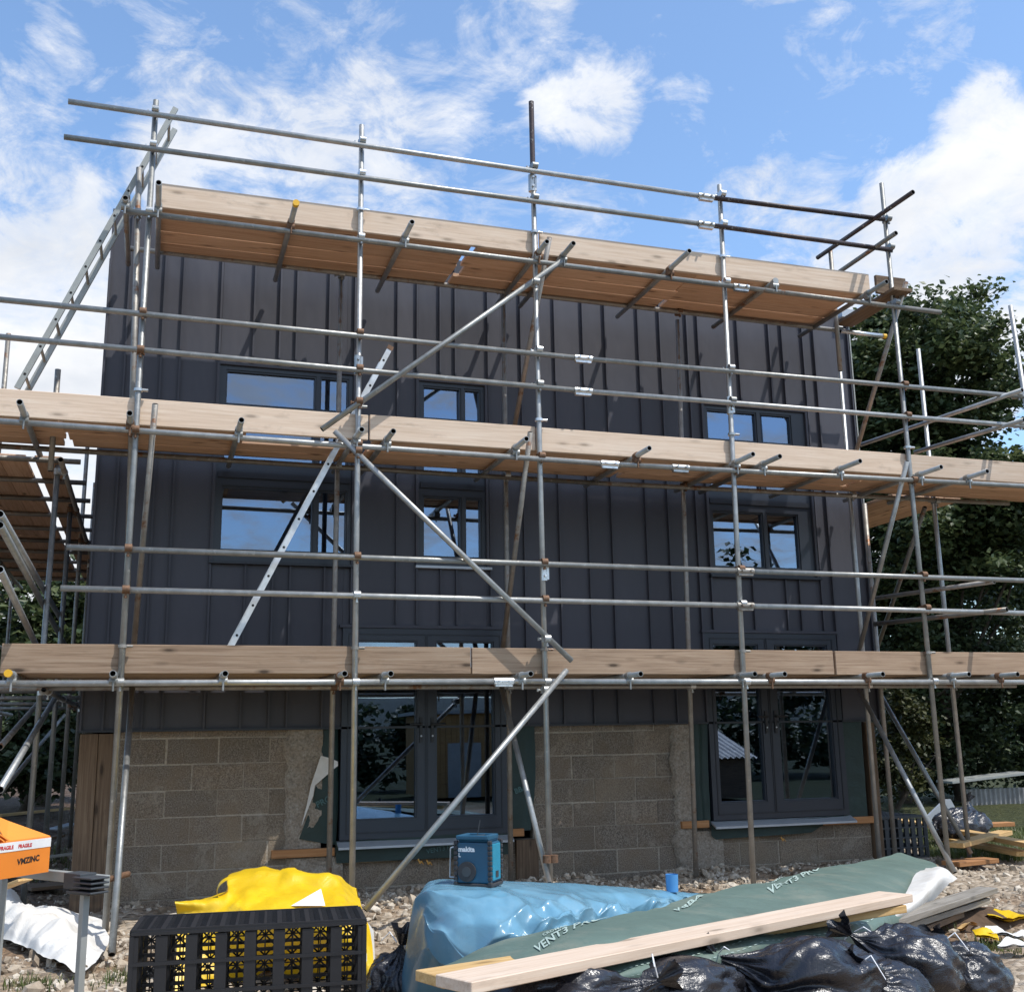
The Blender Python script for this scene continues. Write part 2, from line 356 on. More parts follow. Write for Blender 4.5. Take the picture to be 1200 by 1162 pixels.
def coupler(pos,par,kind=None,rz=0,flip=1):
    k=kind if kind is not None else random.choice((0,0,1,2,2))
    o=bpy.data.objects.new('coupler',CM[k]); COL.objects.link(o); o.parent=par
    bpy.context.view_layer.update() if False else None
    q=par.rotation_quaternion.to_matrix().to_4x4(); pw=Vector(par.location)+(Vector(par.parent.location) if par.parent else Vector())
    inv=(Matrix.Translation(pw)@q).inverted()
    mw=Matrix.Translation(Vector(pos))@Matrix.Rotation(rz,4,'Z')@Matrix.Diagonal((1,flip,1,1)) if flip==1 else Matrix.Translation(Vector(pos))@Matrix.Rotation(rz+math.pi,4,'Z')
    o.matrix_local=inv@mw; return o
def sleeve(pos,par,axis,kind='galv_bright'):
    pos=Vector(pos); a=Vector(axis).normalized(); m=MB(); m.cyl(pos-a*.085,pos+a*.085,TR+.008,12); s=a.cross(Vector((0,1,0))).normalized()
    m.obox(pos-s*.032*(1 if s.z>0 or abs(a.z)>.5 else -1),a,s,a.cross(s),.075,.012,.02)
    for k in (-.045,.045): m.cyl(pos+a*k+Vector((0,-.02,0)),pos+a*k+Vector((0,-.058,0)),.012,6)
    pw=Vector(par.location)+Vector(par.parent.location)
    o=m.build('sleeve_coupler',M[kind]); o.parent=par
    o.matrix_local=(Matrix.Translation(pw)@par.rotation_quaternion.to_matrix().to_4x4()).inverted(); return o
def board(name,p,q,w,t,mat,parent=None,upv=(0,0,1),bev=.004,label=None,bands=False):
    p=Vector(p);q=Vector(q);d=q-p;L=d.length;d.normalize();u=Vector(upv); side=u.cross(d).normalized(); u=d.cross(side)
    m=MB().box((-L/2,-w/2,-t/2),(L/2,w/2,t/2)); o=m.build(name,M[mat])
    if bev:
        b=o.modifiers.new('bevel','BEVEL'); b.width=bev; b.segments=1
    mat3=Matrix((d,side,u)).transposed(); o.rotation_mode='QUATERNION'; o.rotation_quaternion=mat3.to_quaternion()
    c=(p+q)/2
    if parent is not None: o.parent=parent; o.location=c-Vector(parent.location)
    else: o.location=c
    if label: o['label']=label
    return o
# ================================================================ FRONT SCAFFOLD
YO,YI,YR=-1.3507,-.35,-1.3507-.056
SC=empty('scaffold',(3.9,-1.35,0),'galvanised tube scaffold with three working lifts across the front of the dark house','scaffold')
def gz(x,y):   # ground height
    h=.03*noise.noise(Vector((x*.6,y*.6,0)))+.015*noise.noise(Vector((x*2.3,y*2.3,4)))
    return h
std=[((183,118),(123,1095),0),((424,147),(412.5,1045),0),((622.5,120),(645,1050),0),((843,217),(884,1050),0),((1033,215),(1112,1015),0)]
mid=[(147,690),(417,696),(637,701),(863,708),(1081,715)]
ST=[];RZ=[6.635,6.313,5.698,4.803,4.478,3.804,2.845,2.522,1.813]
for (a,b,_),_m in zip(std,mid):
    A=at(*a,Y=YO); B=at(*b,Y=YO); B=B+(B-A).normalized()*(B.z/abs((B-A).normalized().z))*1.0 if B.z>0 else B
    B.z=max(B.z,0) if B.z<0 else B.z; B=A+(B-A)*((A.z-.02)/(A.z-B.z)) if abs(A.z-B.z)>1e-6 else B
    ST.append((A,B))
def on(i,z): A,B=ST[i]; return A+(B-A)*((A.z-z)/(A.z-B.z))
S=[]
for i,(A,B) in enumerate(ST):
    o=tube('standard',A,B,'galv',SC); S.append(o)
    if i==2:
        P=on(2,6.55); o2=MB().cyl(P-(P-A).normalized()*.02,A+Vector((0,0,.004)),TR+.0015,14).build('standard_extension',M['purple'],SC)
    for j,z in enumerate(RZ):
        if i==4 and j<2: pass
        k=1 if (j in(6,7,5) or (i<2 and j in (4,3)) or i==4 and j in(3,4)) and random.random()<.8 else random.choice((0,0,2)); coupler(on(i,z),o,k)
    for z in (5.98,4.15,2.09):
        if i in (0,4) and z>5: continue
        P=on(i,z); m=MB().cyl(P-Vector((0,0,.012)),P+Vector((0,0,.012)),TR+.012,12).cyl(P+Vector((.03,-.01,0)),P+Vector((.075,-.01,0)),.012,6)
        e=m.build('board_clip',M['galv_bright'] if z>3 else M['galv_rust'])
        e.parent=o; e.matrix_local=(Matrix.Translation(Vector(o.location)+Vector(SC.location))@o.rotation_quaternion.to_matrix().to_4x4()).inverted()
for i,px,py in ((2,623,215),(1,419,428),(2,637,669),(3,855,475)): sleeve(at(px,py,Y=YO),S[i],(0,0,1))
# rails, outer row
def rail(name,pts,mat='galv',Y=YR,cap=None): 
    a=at(*pts[0],Y=Y);b=at(*pts[-1],Y=Y); return tube(name,a,b,mat,SC)
ext=lambda a,b,f:(b[0]+(b[0]-a[0])*f,b[1]+(b[1]-a[1])*f)
rails=[('guard_rail',(80,119),(832,231.5),'galv'),('guard_rail',(832,231.5),(1036,257),'purple'),('guard_rail',(75,160.5),(832,264),'galv'),('guard_rail',(832,264),(1045,293),'purple'),
 ('guard_rail',(-60,345),(683,420),'galv'),('guard_rail',(683,420),(1215,466),'galv'),('guard_rail',(-60,389),(683,458),'galv'),('guard_rail',(683,458),(1208,500),'galv'),
 ('guard_rail',(78,641),(873,669),'galv'),('guard_rail',(873,669),(1230,681),'galv'),('guard_rail',(71,689),(873,709.5),'galv'),('guard_rail',(873,709.5),(1230,719),'galv'),
 ('ledger',(145,247),(868,336.5),'galv'),('ledger',(868,336.5),(1102,366),'galv_rust'),('ledger',(-60,489),(714,543.5),'galv'),('ledger',(714,543.5),(1230,571),'galv'),
 ('ledger',(-60,801),(590,798),'galv'),('ledger',(590,798),(1230,799),'galv')]
RO=[rail(n,(a,b),m) for n,a,b,m in rails]
for idx,px,py in ((0,827,230.7),(2,827,263.3),(4,683,420),(6,683,458),(8,873,669),(10,873,709.5),(12,868,336.5),(14,714,543.5),(14,797,548),(16,590,798)):
    sleeve(at(px,py,Y=YR),RO[idx],(1,0,.0),'galv_rust' if idx in(8,10) else 'galv_bright')
# inner ledgers and standards
INL=[((150,291),(990,388)),((-60,519),(700,566)),((700,566),(1182,590)),((-60,806),(1190,803))]
for a,b in INL: tube('ledger',at(*a,Y=YI-.055),at(*b,Y=YI-.055),'galv_rust',SC)
o=tube('ledger',at(1037,394,Y=YI-.11),at(985,388,Y=YI-.11),'galv_bright',SC,cap=True)
for a,b in (((400,325),(385,1045)),((590,352),(599,1045)),((794,375),(816,1035)),((981,393),(1031,1010)),((163,197),(149,690)),((1000,590),(1049,1000))):
    A=at(*a,Y=YI if a[0]!=163 else -1.15); B=at(*b,Y=YI if a[0]!=163 else -1.15)
    if a[0]!=163: B=A+(B-A)*((A.z-.02)/(A.z-B.z))
    if a[0]==1000: A=at(1013,590,Y=-.12);B=at(1049,1000,Y=-.12)
    o=tube('standard',A,B,'galv_rust' if a[0]!=981 else 'galv',SC)
    for z in (5.77,3.86,1.82):
        if A.z>z-.1 and z>B.z and a[0]!=1000: coupler(A+(B-A)*((A.z-z)/(A.z-B.z)),o)
# transoms
def trans(px,py,z,cap=None,mat='galv',yend=-.12,ext_=0):
    P=at(px,py,Z=z) 
    if z<2.5: P=at(px,py,Y=-1.66); P.z=1.866
    o=tube('transom',P,(P.x+.0,yend,P.z),mat,SC,cap=cap)
    m=MB().cyl((P.x,YR,P.z-.075),(P.x,YR,P.z+.03),.016,8).cyl((P.x-.032,YR,P.z-.045),(P.x+.032,YR,P.z-.045),TR+.009,10).cyl((P.x,YR-.03,P.z),(P.x,YR+.03,P.z),TR+.008,10).cyl((P.x,YR-.03,P.z-.05),(P.x,YR-.03,P.z-.12),.009,6)
    e=m.build('coupler',M['rust' if random.random()<.4 else 'galv']); e.parent=o; e.matrix_local=(Matrix.Translation(Vector(o.location)+Vector(SC.location))@o.rotation_quaternion.to_matrix().to_4x4()).inverted()
for px,py in ((147,232),(186,214),(483,260),(641,283),(672,285),(808,294),(905,332),(1039,330)): trans(px,py,5.75,mat='galv_rust' if px in(147,905) else 'galv')
trans(347,238,5.75,cap=True)
for px,py in ((23,471),(152,484),(283,492),(424,503),(461,505),(617,514),(761,525),(882.5,532),(914,534.5),(1008,540),(1103,547),(1157,552)): trans(px,py,3.86)
trans(9,795,1.86,cap=True)
for px,py in ((132,792),(264,790),(404,789),(458,788),(622,790),(751,792),(885,793.5),(920,793.5),(1035,793.5),(1136,793),(1193,793)): trans(px,py,1.86)
# braces on the face
def brace(a,b,Ya,Yb,mat='galv'):
    A=at(*a,Y=Ya);B=at(*b,Y=Yb); return tube('brace',A,B,mat,SC)
b1=brace((377,503),(658,306),YR-.055,YR-.055); b2=brace((392,505),(670,774),YR-.055,YR-.055); b3=brace((664,785),(428,1066),YR-.06,YR-.5)
for b,px,py in ((b1,421,470),(b1,628,330),(b2,420,528),(b2,641,748),(b3,640,808)):
    P=at(px,py,Y=YR-.055); e=coupler(P+Vector((0,.05,0)),b,1 if px<600 else 2)
# section braces
brace((644,278),(603,500),-1.47,-.42,'galv_rust'); brace((621.5,506),(589,760),-1.47,-.42,'galv_rust')
A=at(588,806,Y=-.42);B=at(643.5,1034,Y=-1.42); tube('brace',A,B,'galv',SC)
brace((1062,330),(1003,530),-1.47,-.35,'galv_rust'); brace((1063,540),(1006,766),-1.47,-.3); brace((1084,594),(1026,765),-.5,.9,'galv_rust')
brace((1006,806),(1119,1022),-.25,-1.45); brace((1031,812),(1138,1000),.3,-.45)
tube('brace',at(182,473,Y=-1.46),at(156,765,Y=-.42),'galv_rust',SC)
A=at(155.5,798,Y=-.42);B=at(131,1118,Z=0.02);tube('raker',A,B,'galv',SC)
P=at(133,1030,Y=-1.9); o=MB().cyl(P-Vector((.04,0,0)),P+Vector((.09,0.3,0)),.022,8).build('swivel_coupler',M['rust'],SC)
P=at(645,1006,Y=-1.4); MB().cyl(P-Vector((.06,0,0)),P+Vector((.06,0,0)),.02,8).cyl(P-Vector((.03,0,.03)),P-Vector((.03,0,-.03)),.036,10).cyl(P+Vector((.03,0,-.03)),P+Vector((.03,0,.03)),.036,10).build('swivel_coupler',M['rust'],SC)
# off-frame left bay
A=Vector((-2.05,YO,5.4)); tube('standard',A,(-2.05,YO,.02),'galv',SC); tube('standard',(-2.05,YI,4.2),(-2.05,YI,.02),'galv',SC)
# right end return rails at the top
for a,b,z in (((958,302),(1070,225),6.6),((980,321),(1050,273),6.28)):
    tube('guard_rail',at(*b,Z=z),at(*a,Z=z),'purple' if z>6.5 else 'galv_rust',SC)
P=at(973,293,Z=6.62); tube('standard',P,(P.x,P.y,5.2),'galv_rust',SC)
# right hand return, corner standards
o=tube('standard',at(1184,358,Y=YO),(lambda a:Vector((a.x+.25,YO,.02)))(at(1184,358,Y=YO)),'galv',SC)
for px,py in ((1189,464),(1191,498)): coupler(at(px,py,Y=YO),o,2)
A=at(1076,409,Y=YI);B=at(1137,1010,Y=YI);B.z=.05;o=tube('standard',A,B,'galv',SC)
for z in (1.83,3.85): coupler(A+(B-A)*((A.z-z)/(A.z-B.z)),o,2)
for a,b,z in (((1009,521),(1198,457),4.76),((1072,530),(1200,492),4.44),((1025,701),(1165,681),2.80),((1025,731),(1180,714),2.49)):
    tube('guard_rail',at(*b,Z=z),at(*a,Z=z),'galv' if z>4 else 'galv_rust',SC)
# toe boards
TY=-1.30
def toe(a,b,z,mat,label=None,h=.222):
    xa=at(*a,Y=TY).x; xb=at(*b,Y=TY).x
    o=board('toe_board',(xa,TY,z+h/2),(xb,TY,z+h/2),.036,h,mat,SC,label=label)
toe((187,240),(630,290),5.785,'wood_new'); toe((632,290),(1019,345),5.783,'wood_new',h=.228)
toe((-60,480),(431,500),3.868,'wood_new'); toe((433,500),(627,530),3.873,'wood_new'); toe((628.5,530),(1061,550),3.870,'wood_new'); toe((1062.5,550),(1240,560),3.867,'wood_new')
toe((1,775),(551,775),1.885,'wood_old'); toe((552.5,775),(976,780),1.882,'wood_old','weathered toe board with a split, splintered end'); toe((978.5,780),(1240,780),1.879,'wood_old')
# deck boards (lift away: things of their own)
def deck(z,spans,lab,grp,rows,mat='wood_deck',y0=-1.185,dx=.0):
    for (xa,xb) in spans:
        for r_ in range(rows):
            y=y0+r_*.2325; e=random.uniform(-.04,.04)
            xb2=min(xb,1.27) if (abs(z-3.91)<.01 and xb==2.3 and r_<2) else xb
            o=board('scaffold_board',(xa+e,y,z+random.uniform(0,.012)),(xb2+e-.01,y,z+random.uniform(0,.01)),.220,.038,mat,bev=.004); tag(o,lab,'scaffold board',grp)
deck(5.80,((.46,3.2),(3.22,5.5),(5.52,7.42)),'pine deck board of the top platform seen from below','deck boards of the top platform',4)
deck(3.91,((-3.2,-.2),(-.18,2.3),(2.32,4.9),(4.92,7.5),(7.52,10.2)),'pine deck board of the middle platform seen from below','deck boards of the middle platform',4)
deck(1.915,((-.55,2.2),(2.22,4.9),(4.92,7.5),(7.52,10.2)),'weathered deck board of the lowest platform behind its toe boards','deck boards of the lowest platform',5,'wood_old',y0=-1.10)  # inner row added and deck moved inward to block sun strips on the wall
P=at(1019,352,Y=-1.2)
for k,(px,py,lab) in enumerate(((1046,345,'short rough board laid out past the right end of the top platform'),)):
    A=at(px,py,Z=5.86);o=board('scaffold_board',(A.x-.08,-1.5,5.80),(A.x-.08,-.45,5.80),.225,.038,'wood_post'); tag(o,lab,'scaffold board')
A=at(1034,335,Y=-1.3); o=board('end_board',(7.55,-1.33,5.9),(7.92,-1.33,5.9),.036,.2,'wood_post',SC)
# ================================================================ LEFT SIDE SCAFFOLD
LS=empty('scaffold',(-.9,3,0),'scaffold running back along the left side of the house under a boarded platform','scaffold')
tops={}
for y in (-.03,1.7,3.6,5.6,7.6):
    for x in (-.32,-1.5):
        o=tube('standard',(x,y,3.80 if x==-.32 and y<3 else 4.9),(x-.02,y,.0),'galv_rust' if y>3 else 'galv',LS)
        for z in (3.74,1.8): coupler((x,y,z),o,None,math.pi/2,1)
P=at(68,433,X=-.32); tube('standard',P,(P.x,P.y,3.6),'galv_rust',LS)
P=at(10,391,X=-1.0); tube('standard',P,(P.x,P.y,3.6),'galv_rust',LS)
for x in (-.26,-1.44):
    for z in (3.74,1.8): tube('ledger',(x,-.5,z),(x,8.2,z),'galv_rust',LS)
for z in (2.75,2.4): tube('guard_rail',(-1.56,-.6,z),(-1.56,8.2,z),'galv_rust',LS)
for y in [-.2+.85*k for k in range(10)]: tube('transom',(-1.75,y,3.80),(-.12,y,3.80),'galv_rust',LS)
for y in (1.2,3.,5.,7.): tube('transom',(-1.75,y,1.86),(-.12,y,1.86),'galv_rust',LS)
for a,b in (((0,615),(77,757)),((0,602),(74,730)),((0,667),(43,757)),((0,925),(75,800))):
    X=-.38 if a[1]<700 else -.3; tube('brace',at(*a,X=X),at(*b,X=X),'galv',LS)
tube('brace',at(0,930,X=-.8),at(80,832,X=-.8),'galv_rust',LS); tube('brace',at(0,875,X=-.5),at(46,822,X=-.5),'galv_rust',LS)
for k in range(-1,5):
    x=-1.36+.2225*k+(.07 if k==4 else 0)
    for (ya,yb) in ((-.1,3.9),(3.92,7.9)):
        o=board('scaffold_board',(x,ya,3.845),(x,yb,3.845),.222,.038,'wood_deck'); tag(o,'pine deck board of the side platform running back along the house','scaffold board','deck boards of the left side platform')
# ================================================================ RIGHT SIDE DECK
for k in range(4):
    x=8.42+.232*k
    o=board('scaffold_board',(x,-.3,3.905),(x,1.7,3.905),.222,.038,'wood_deck'); tag(o,'pine deck board turning the right corner behind the front platform','scaffold board','deck boards of the right corner')
# ================================================================ HOUSE
W=8.12; ZB=1.474; ZTL,ZTR=6.34,6.10
H=empty('house',(4.06,0,0),'two storey house clad in charcoal standing seam zinc above bare blockwork','house')
ztop=lambda x:ZTL+(ZTR-ZTL)*x/W
wins=[(1.05,2.325,2.985,4.875),(2.985,3.675,3.0,4.875),(6.17,7.44,3.0,4.875)]
doors=[(2.26,3.86,.47,2.385),(6.03,7.62,.50,2.385)]
ops=[(a,b,c,d) for a,b,c,d in wins]+[(a,b,ZB,d) for a,b,c,d in doors]
seams=[.012,.19,.51,.68,1.035,1.35,1.6,1.76,2.08,2.335,2.77,2.97,3.21,3.37,3.72,4.08,4.46,4.78,5.04,5.43,5.69,6.02,6.155,6.65,7.05,7.22,7.49,7.64,8.10]
m=MB(); xs=sorted(set([0,W]+[v for a,b,_,_ in ops for v in (a,b)]+[s for s in seams if .02<s<8.09]))
for x0,x1 in zip(xs,xs[1:]):
    xm=(x0+x1)/2; cuts=sorted([(c,d) for a,b,c,d in ops if a<xm<b]); z=ZB
    segs=[]
    for c,d in cuts:
        if c>z+1e-4: segs.append((z,c))
        z=d
    segs.append((z,None))
    for za,zb_ in segs:
        zl=zb_ if zb_ else ztop(x0); zr=zb_ if zb_ else ztop(x1)
        g=.0008
        vs=[(x0+g,0,za),(x1-g,0,za),(x1-g,0,zr),(x0+g,0,zl),(x0+g,.05,za),(x1-g,.05,za),(x1-g,.05,zr),(x0+g,.05,zl)]
        m.add(vs,[(0,1,2,3),(5,4,7,6),(0,4,5,1),(3,2,6,7),(0,3,7,4),(1,5,6,2)])
# ribs
for s in seams:
    cuts=sorted([(c,d) for a,b,c,d in ops if a+.005<s<b-.005]); z=ZB-.004; segs=[]
    for c,d in cuts:
        if c>z+.01: segs.append((z,c-.03))
        z=d+.04
    segs.append((z,ztop(s)-.003))
    for za,zb_ in segs: m.box((s-.006,-.028,za),(s+.006,.0,zb_)); m.box((s-.009,-.034,za),(s+.007,-.028,zb_))
H_cl=m.build('zinc_cladding',M['clad'],H)
D=8.2
m=MB(); m.box((-.002,.052,ZB),(.05,D,6.1)); m.box((W-.05,.052,ZB),(W+.002,D,6.05)); m.box((.05,D-.05,ZB),(W-.05,D,6.05))
m.add([(0,.05,6.1),(.05,.05,6.1),(.05,.3,6.1),(0,.3,6.1),(0,.05,ZTL-.01),(.05,.05,ZTL-.01),(.05,.3,6.12),(0,.3,6.12)],[(0,3,2,1),(4,5,6,7),(0,1,5,4),(1,2,6,5),(2,3,7,6),(3,0,4,7)])
for k in range(1,18):
    for x in (-.03,W+.004): m.box((x,k*.46,ZB),(x+.026,k*.46+.012,6.04))
m.build('side_cladding',M['clad'],H)
MB().box((.05,.3,5.98),(W-.05,D-.05,6.03)).build('roof',M['frame2'],H)
MB().box((W-.12,-.10,6.06),(W+.10,.06,6.16)).build('gutter_end',M['sill'],H)
MB().box((-.012,-.03,ZB-.02),(W+.012,-.004,ZB-.0005)).build('drip_edge',M['frame2'],H)
MB().box((W-.002,-.034,ZB),(W+.012,-.004,6.08)).build('corner_trim',M['lgrey'],H)
# interior box
m=MB(); y0=.30
m.box((.3,3.4,.1),(W-.3,3.45,5.9)); m.box((.3,y0,2.6),(W-.3,3.4,2.75)); m.box((.3,y0,.3),(W-.3,3.4,.36)); m.box((.25,y0,.1),(.3,3.4,5.9)); m.box((W-.3,y0,.1),(W-.25,3.4,5.9))
for x in (2.7,5.0): m.box((x,y0+.3,.36),(x+.1,3.4,2.6)); m.box((x+.3,y0+.3,2.75),(x+.4,3.4,5.9))
m.build('interior',M['room'],H)
# window reveals behind cladding
def unit(name,x0,x1,z0,z1,panes,yF=-.012,dep=.07,lab=None,kind='window'):
    fr=MB(); # frame as grid complement of panes
    xs_=sorted(set([x0,x1]+[v for p in panes for v in p[:2]])); zs_=sorted(set([z0,z1]+[v for p in panes for v in p[2:4]]))
    for a,b in zip(xs_,xs_[1:]):
        run=None
        for c,d in zip(zs_,zs_[1:]):
            cx,cz=(a+b)/2,(c+d)/2
            if any(p[0]<cx<p[1] and p[2]<cz<p[3] for p in panes): continue
            fr.box((a,yF,c),(b,yF+dep,d))
    w=fr.build(name,M['frame'],H,origin=((x0+x1)/2,yF,z0),label=lab)
    return w
def sub(m_,name,mat,par,label=None):
    o=m_.build(name,M[mat]); o.parent=par; o.matrix_local=Matrix.Translation(-(Vector(par.location)+Vector(H.location)))
    if label: o['label']=label
    return o
def sash(p,yF,w=.035):
    m=MB(); a,b,c,d=p; y0_,y1_=yF+.012,yF+.05
    m.box((a,y0_,c),(a+w,y1_,d)); m.box((b-w,y0_,c),(b,y1_,d)); m.box((a+w,y0_,c),(b-w,y1_,c+w)); m.box((a+w,y0_,d-w),(b-w,y1_,d)); return m
def windowset(x0,x1,z0,z1,cols,lab):
    rowsz=[(3.085,3.70),(3.91,4.42),(4.49,4.835)]
    panes=[(a,b,c,d) for a,b in cols for c,d in rowsz]
    w=unit('window',x0,x1,z0,z1,panes,lab=lab)
    for p in panes:
        sub(sash(p,-.012,.016),'sash','frame',w); sub(MB().box((p[0]+.01,.030,p[2]+.01),(p[1]-.01,.038,p[3]-.01)),'pane','glass',w)
    m=MB(); e=.028
    m.box((x0-e,-.04,z0-.0),(x0-.001,-.0005,z1+e)); m.box((x1+.001,-.04,z0),(x1+e,-.0005,z1+e)); m.box((x0-.001,-.042,z1+.001),(x1+.001,-.0005,z1+e-.003)); sub(m,'window_surround','clad',w)
    m=MB(); m.box((x0-.03,-.06,z0-.028),(x1+.05,-.0008,z0-.004)); sub(m,'sill','frame2' if x0<2 or x0>5 else 'sill',w)
    m=MB(); m.box((x0+.02,-.028,3.775),(x1-.02,-.0125,3.83)); sub(m,'spandrel_trim','frame2',w)
    return w
w1=windowset(*wins[0],[(1.105,1.965),(2.0,2.285)],'left window, widest with a large left pane')
w2=windowset(*wins[1],[(3.03,3.43),(3.46,3.635)],'narrow middle window with a pale sill')
w3=windowset(*wins[2],[(6.21,6.83),(6.87,7.27)],'right window with two panes and a deep dark right reveal')
for (x0,x1,z0,z1),cols in ((doors[0],[(2.40,2.975),(3.155,3.74)]),(doors[1],[(6.12,6.655),(6.845,7.50)])):
    lab='left pair of glazed doors beside the cut block pier' if x0<4 else 'right pair of glazed doors near the timber corner post'
    panes=[(a,b,z0+.165,2.27) for a,b in cols]
    w=unit('french_door',x0,x1,z0,z1,panes,lab=lab,yF=-.03,dep=.09)
    xm=(cols[0][1]+cols[1][0])/2
    for p in panes: sub(sash(p,-.03,.014),'sash','frame',w); sub(MB().box((p[0]+.008,.012,p[2]+.008),(p[1]-.008,.02,p[3]-.008)),'pane','glass',w)
    m=MB()
    for a,b in ((x0+.055,xm-.004),(xm+.004,x1-.055)):
        for q in ((a,b,z0+.05,z0+.062),(a,b,z1-.062,z1-.05)): m.box((q[0],-.036,q[2]),(q[1],-.0302,q[3]))
        m.box((a,-.036,z0+.062),(a+.01,-.0302,z1-.062)); m.box((b-.01,-.036,z0+.062),(b,-.0302,z1-.062))
    sub(m,'door_leaf_edge','frame2',w)
    for s in (-1,1):
        x=xm+s*.055; zc=z0+.98; h=MB(); h.box((x-.014,-.044,zc-.13),(x+.014,-.0305,zc+.1)); h.cyl((x,-.044,zc+.04),(x,-.085,zc+.04),.01,8); h.cyl((x,-.08,zc+.04),(x+s*.115,-.08,zc+.04),.0095,8); sub(h,'handle','blackp',w)
        k=MB().cyl((x,-.0445,zc-.07),(x,-.052,zc-.07),.009,8); sub(k,'lock','sill',w)
    m=MB(); m.add([(x0-.02,-.11,z0-.075),(x1+.03,-.11,z0-.075),(x1+.03,-.0,z0-.03),(x0-.02,-.0,z0-.03),(x0-.02,-.11,z0-.055),(x1+.03,-.11,z0-.055),(x1+.03,0,z0-.008),(x0-.02,0,z0-.008)],[(0,3,2,1),(4,5,6,7),(0,1,5,4),(1,2,6,5),(2,3,7,6),(3,0,4,7)]); sub(m,'sill','sill',w)
    m=MB(); m.box((x0-.03,-.045,z1+.002),(x1+.03,-.0005,z1+.03)); sub(m,'head_flashing','clad',w)
# blockwork
YB=.06
zc0=at(200,866,Y=YB).z
m=MB(); mo=MB(); rnd=random.Random(3)
regions=[(.30,2.0,-.1,ZB+.3),(4.14,5.80,-.1,ZB+.3),(2.0,4.14,-.1,.40),(5.80,7.93,-.1,.44)]
def inreg(x,z): return any(a<=x<=b and c<=z<=d for a,b,c,d in regions)
for k in range(-2,8):
    z1=zc0+.225-.225*k; z0=z1-.213; off=.225*(k%2)
    for i in range(-1,20):
        xa=i*.45+off+.06; xb=xa+.438
        for a,b,c,d in regions:
            lo,hi=max(xa,a),min(xb,b); zl,zh=max(z0,c),min(z1,d)
            if hi-lo>.03 and zh-zl>.02 and not (c==-.1 and False):
                j=rnd.uniform(-.005,.004); jj=lambda:rnd.uniform(-.005,.005)
                x0_,x1_,z0_,z1_=lo+jj(),hi+jj(),zl+jj(),zh+jj(); y=YB+j
                m.box((x0_,y,z0_),(x1_,y+.09,z1_))
for a,b,c,d in regions: mo.box((a,YB+.007,c),(b,YB+.1,d-.002))
bw=m.build('block_wall',M['block'],H,bevel=.004); mo.build('mortar',M['mortar'],bw,origin=None) if False else None
o=mo.build('mortar',M['mortar']); o.parent=bw; o.matrix_local=Matrix.Translation(-Vector(H.location))
MB().box((.02,.16,-.1),(.1,D,ZB)).box((W-.1,.16,-.1),(W-.02,D,ZB)).box((.1,D-.1,-.1),(W-.1,D,ZB)).build('side_block_wall',M['mortar'],H)
# cut reveals, pale rough masonry
def rough(x0,x1,z0,z1,y,seed):
    mb=MB(); nx,nz=10,int((z1-z0)/.035); vs=[]
    for j in range(nz+1):
        z=z0+(z1-z0)*j/nz; l=x0+.05*noise.noise(Vector((seed,z*5,0)))+.03*noise.noise(Vector((seed,z*14,3)));
        for i in range(nx+1):
            x=l+(x1-l)*i/nx; vs.append((x,y-.035+.03*noise.fractal(Vector((x*9,z*9,seed)),.8,2.1,4)+(.05 if i in(0,) else 0),z))
    w=nx+1; mb.add(vs,[(j*w+i,j*w+i+1,(j+1)*w+i+1,(j+1)*w+i) for j in range(nz) for i in range(nx)],True); return mb
rough(1.76,2.10,.36,1.50,YB,1.).build('cut_masonry',M['pale'],H); rough(5.62,5.84,.1,1.50,YB-.01,5.).build('cut_masonry',M['pale'],H)
rough(1.8,2.3,0,.33,YB-.01,3.).build('cut_masonry',M['pale'],H); rough(5.66,6.15,-.05,.40,YB-.01,8.).build('cut_masonry',M['pale'],H)
# timber posts at corners
for i,(x,w_) in enumerate(((.085,.15),(.228,.13))): board('corner_post',(x,.08,-.05),(x,.08,ZB-.03),w_,.13-.02*i,'wood_post',H,upv=(0,1,0))
board('corner_post',(7.99,.07,-.05),(7.99,.07,ZB-.03),.11,.12,'wood_post',H,upv=(0,1,0)); board('corner_post',(4.06,.03,-.05),(4.06,.03,.40),.22,.05,'wood_post',H,upv=(0,1,0))
for x0,x1,z in ((1.66,2.22,.375),(3.88,4.02,.47),(5.68,5.98,.47),(7.3,7.93,.44)): board('batten',(x0,.0,z),(x1,.0,z),.05,.07,'wood_batten',H)
# membrane round the doors
def memb(poly_l,poly_r,y,mat='green_dark',lab=None,seed=0):
    """strip between two polylines (x,z)"""
    rows=[]
    for (a,b),(c,d) in zip(poly_l,poly_r): rows.append([Vector((a+(c-a)*t,y+.012*math.sin(t*7+seed),b+(d-b)*t)) for t in (0,.33,.66,1)])
    return patch(rows,10,26,lambda u,v,p:Vector((0,-.012*abs(noise.noise(p*5+Vector((seed,0,0)))),0))).build('membrane',M[mat],H,label=lab)
PX=lambda x,y,Y=-.0:(lambda q:(q.x,q.z))(at(x,y,Y=Y))
memb([PX(380,852),PX(376,890),PX(366,940),PX(351,983)],[PX(397,852),PX(397,890),PX(397,940),PX(394,990)],.02,lab='dark green flap folded back left of the doors',seed=1)
m=MB(); Y_=-.012; q=lambda x,y:at(x,y,Y=Y_)
m.add([q(376,885),q(387,888),q(396,892),q(396,897),q(391,901),q(384,907),q(369,920),q(367,932),q(360,950),q(353,968),q(359,945),q(364,921)],[(0,11,6,5,4,3,2,1),(11,10,8,7,6),(10,9,8)]); m.build('folded_liner',M['white_sheet'],H)
memb([PX(600,850),PX(600,900),PX(600,975)],[PX(626,850),PX(627,910),PX(622,972)],.005,seed=4)
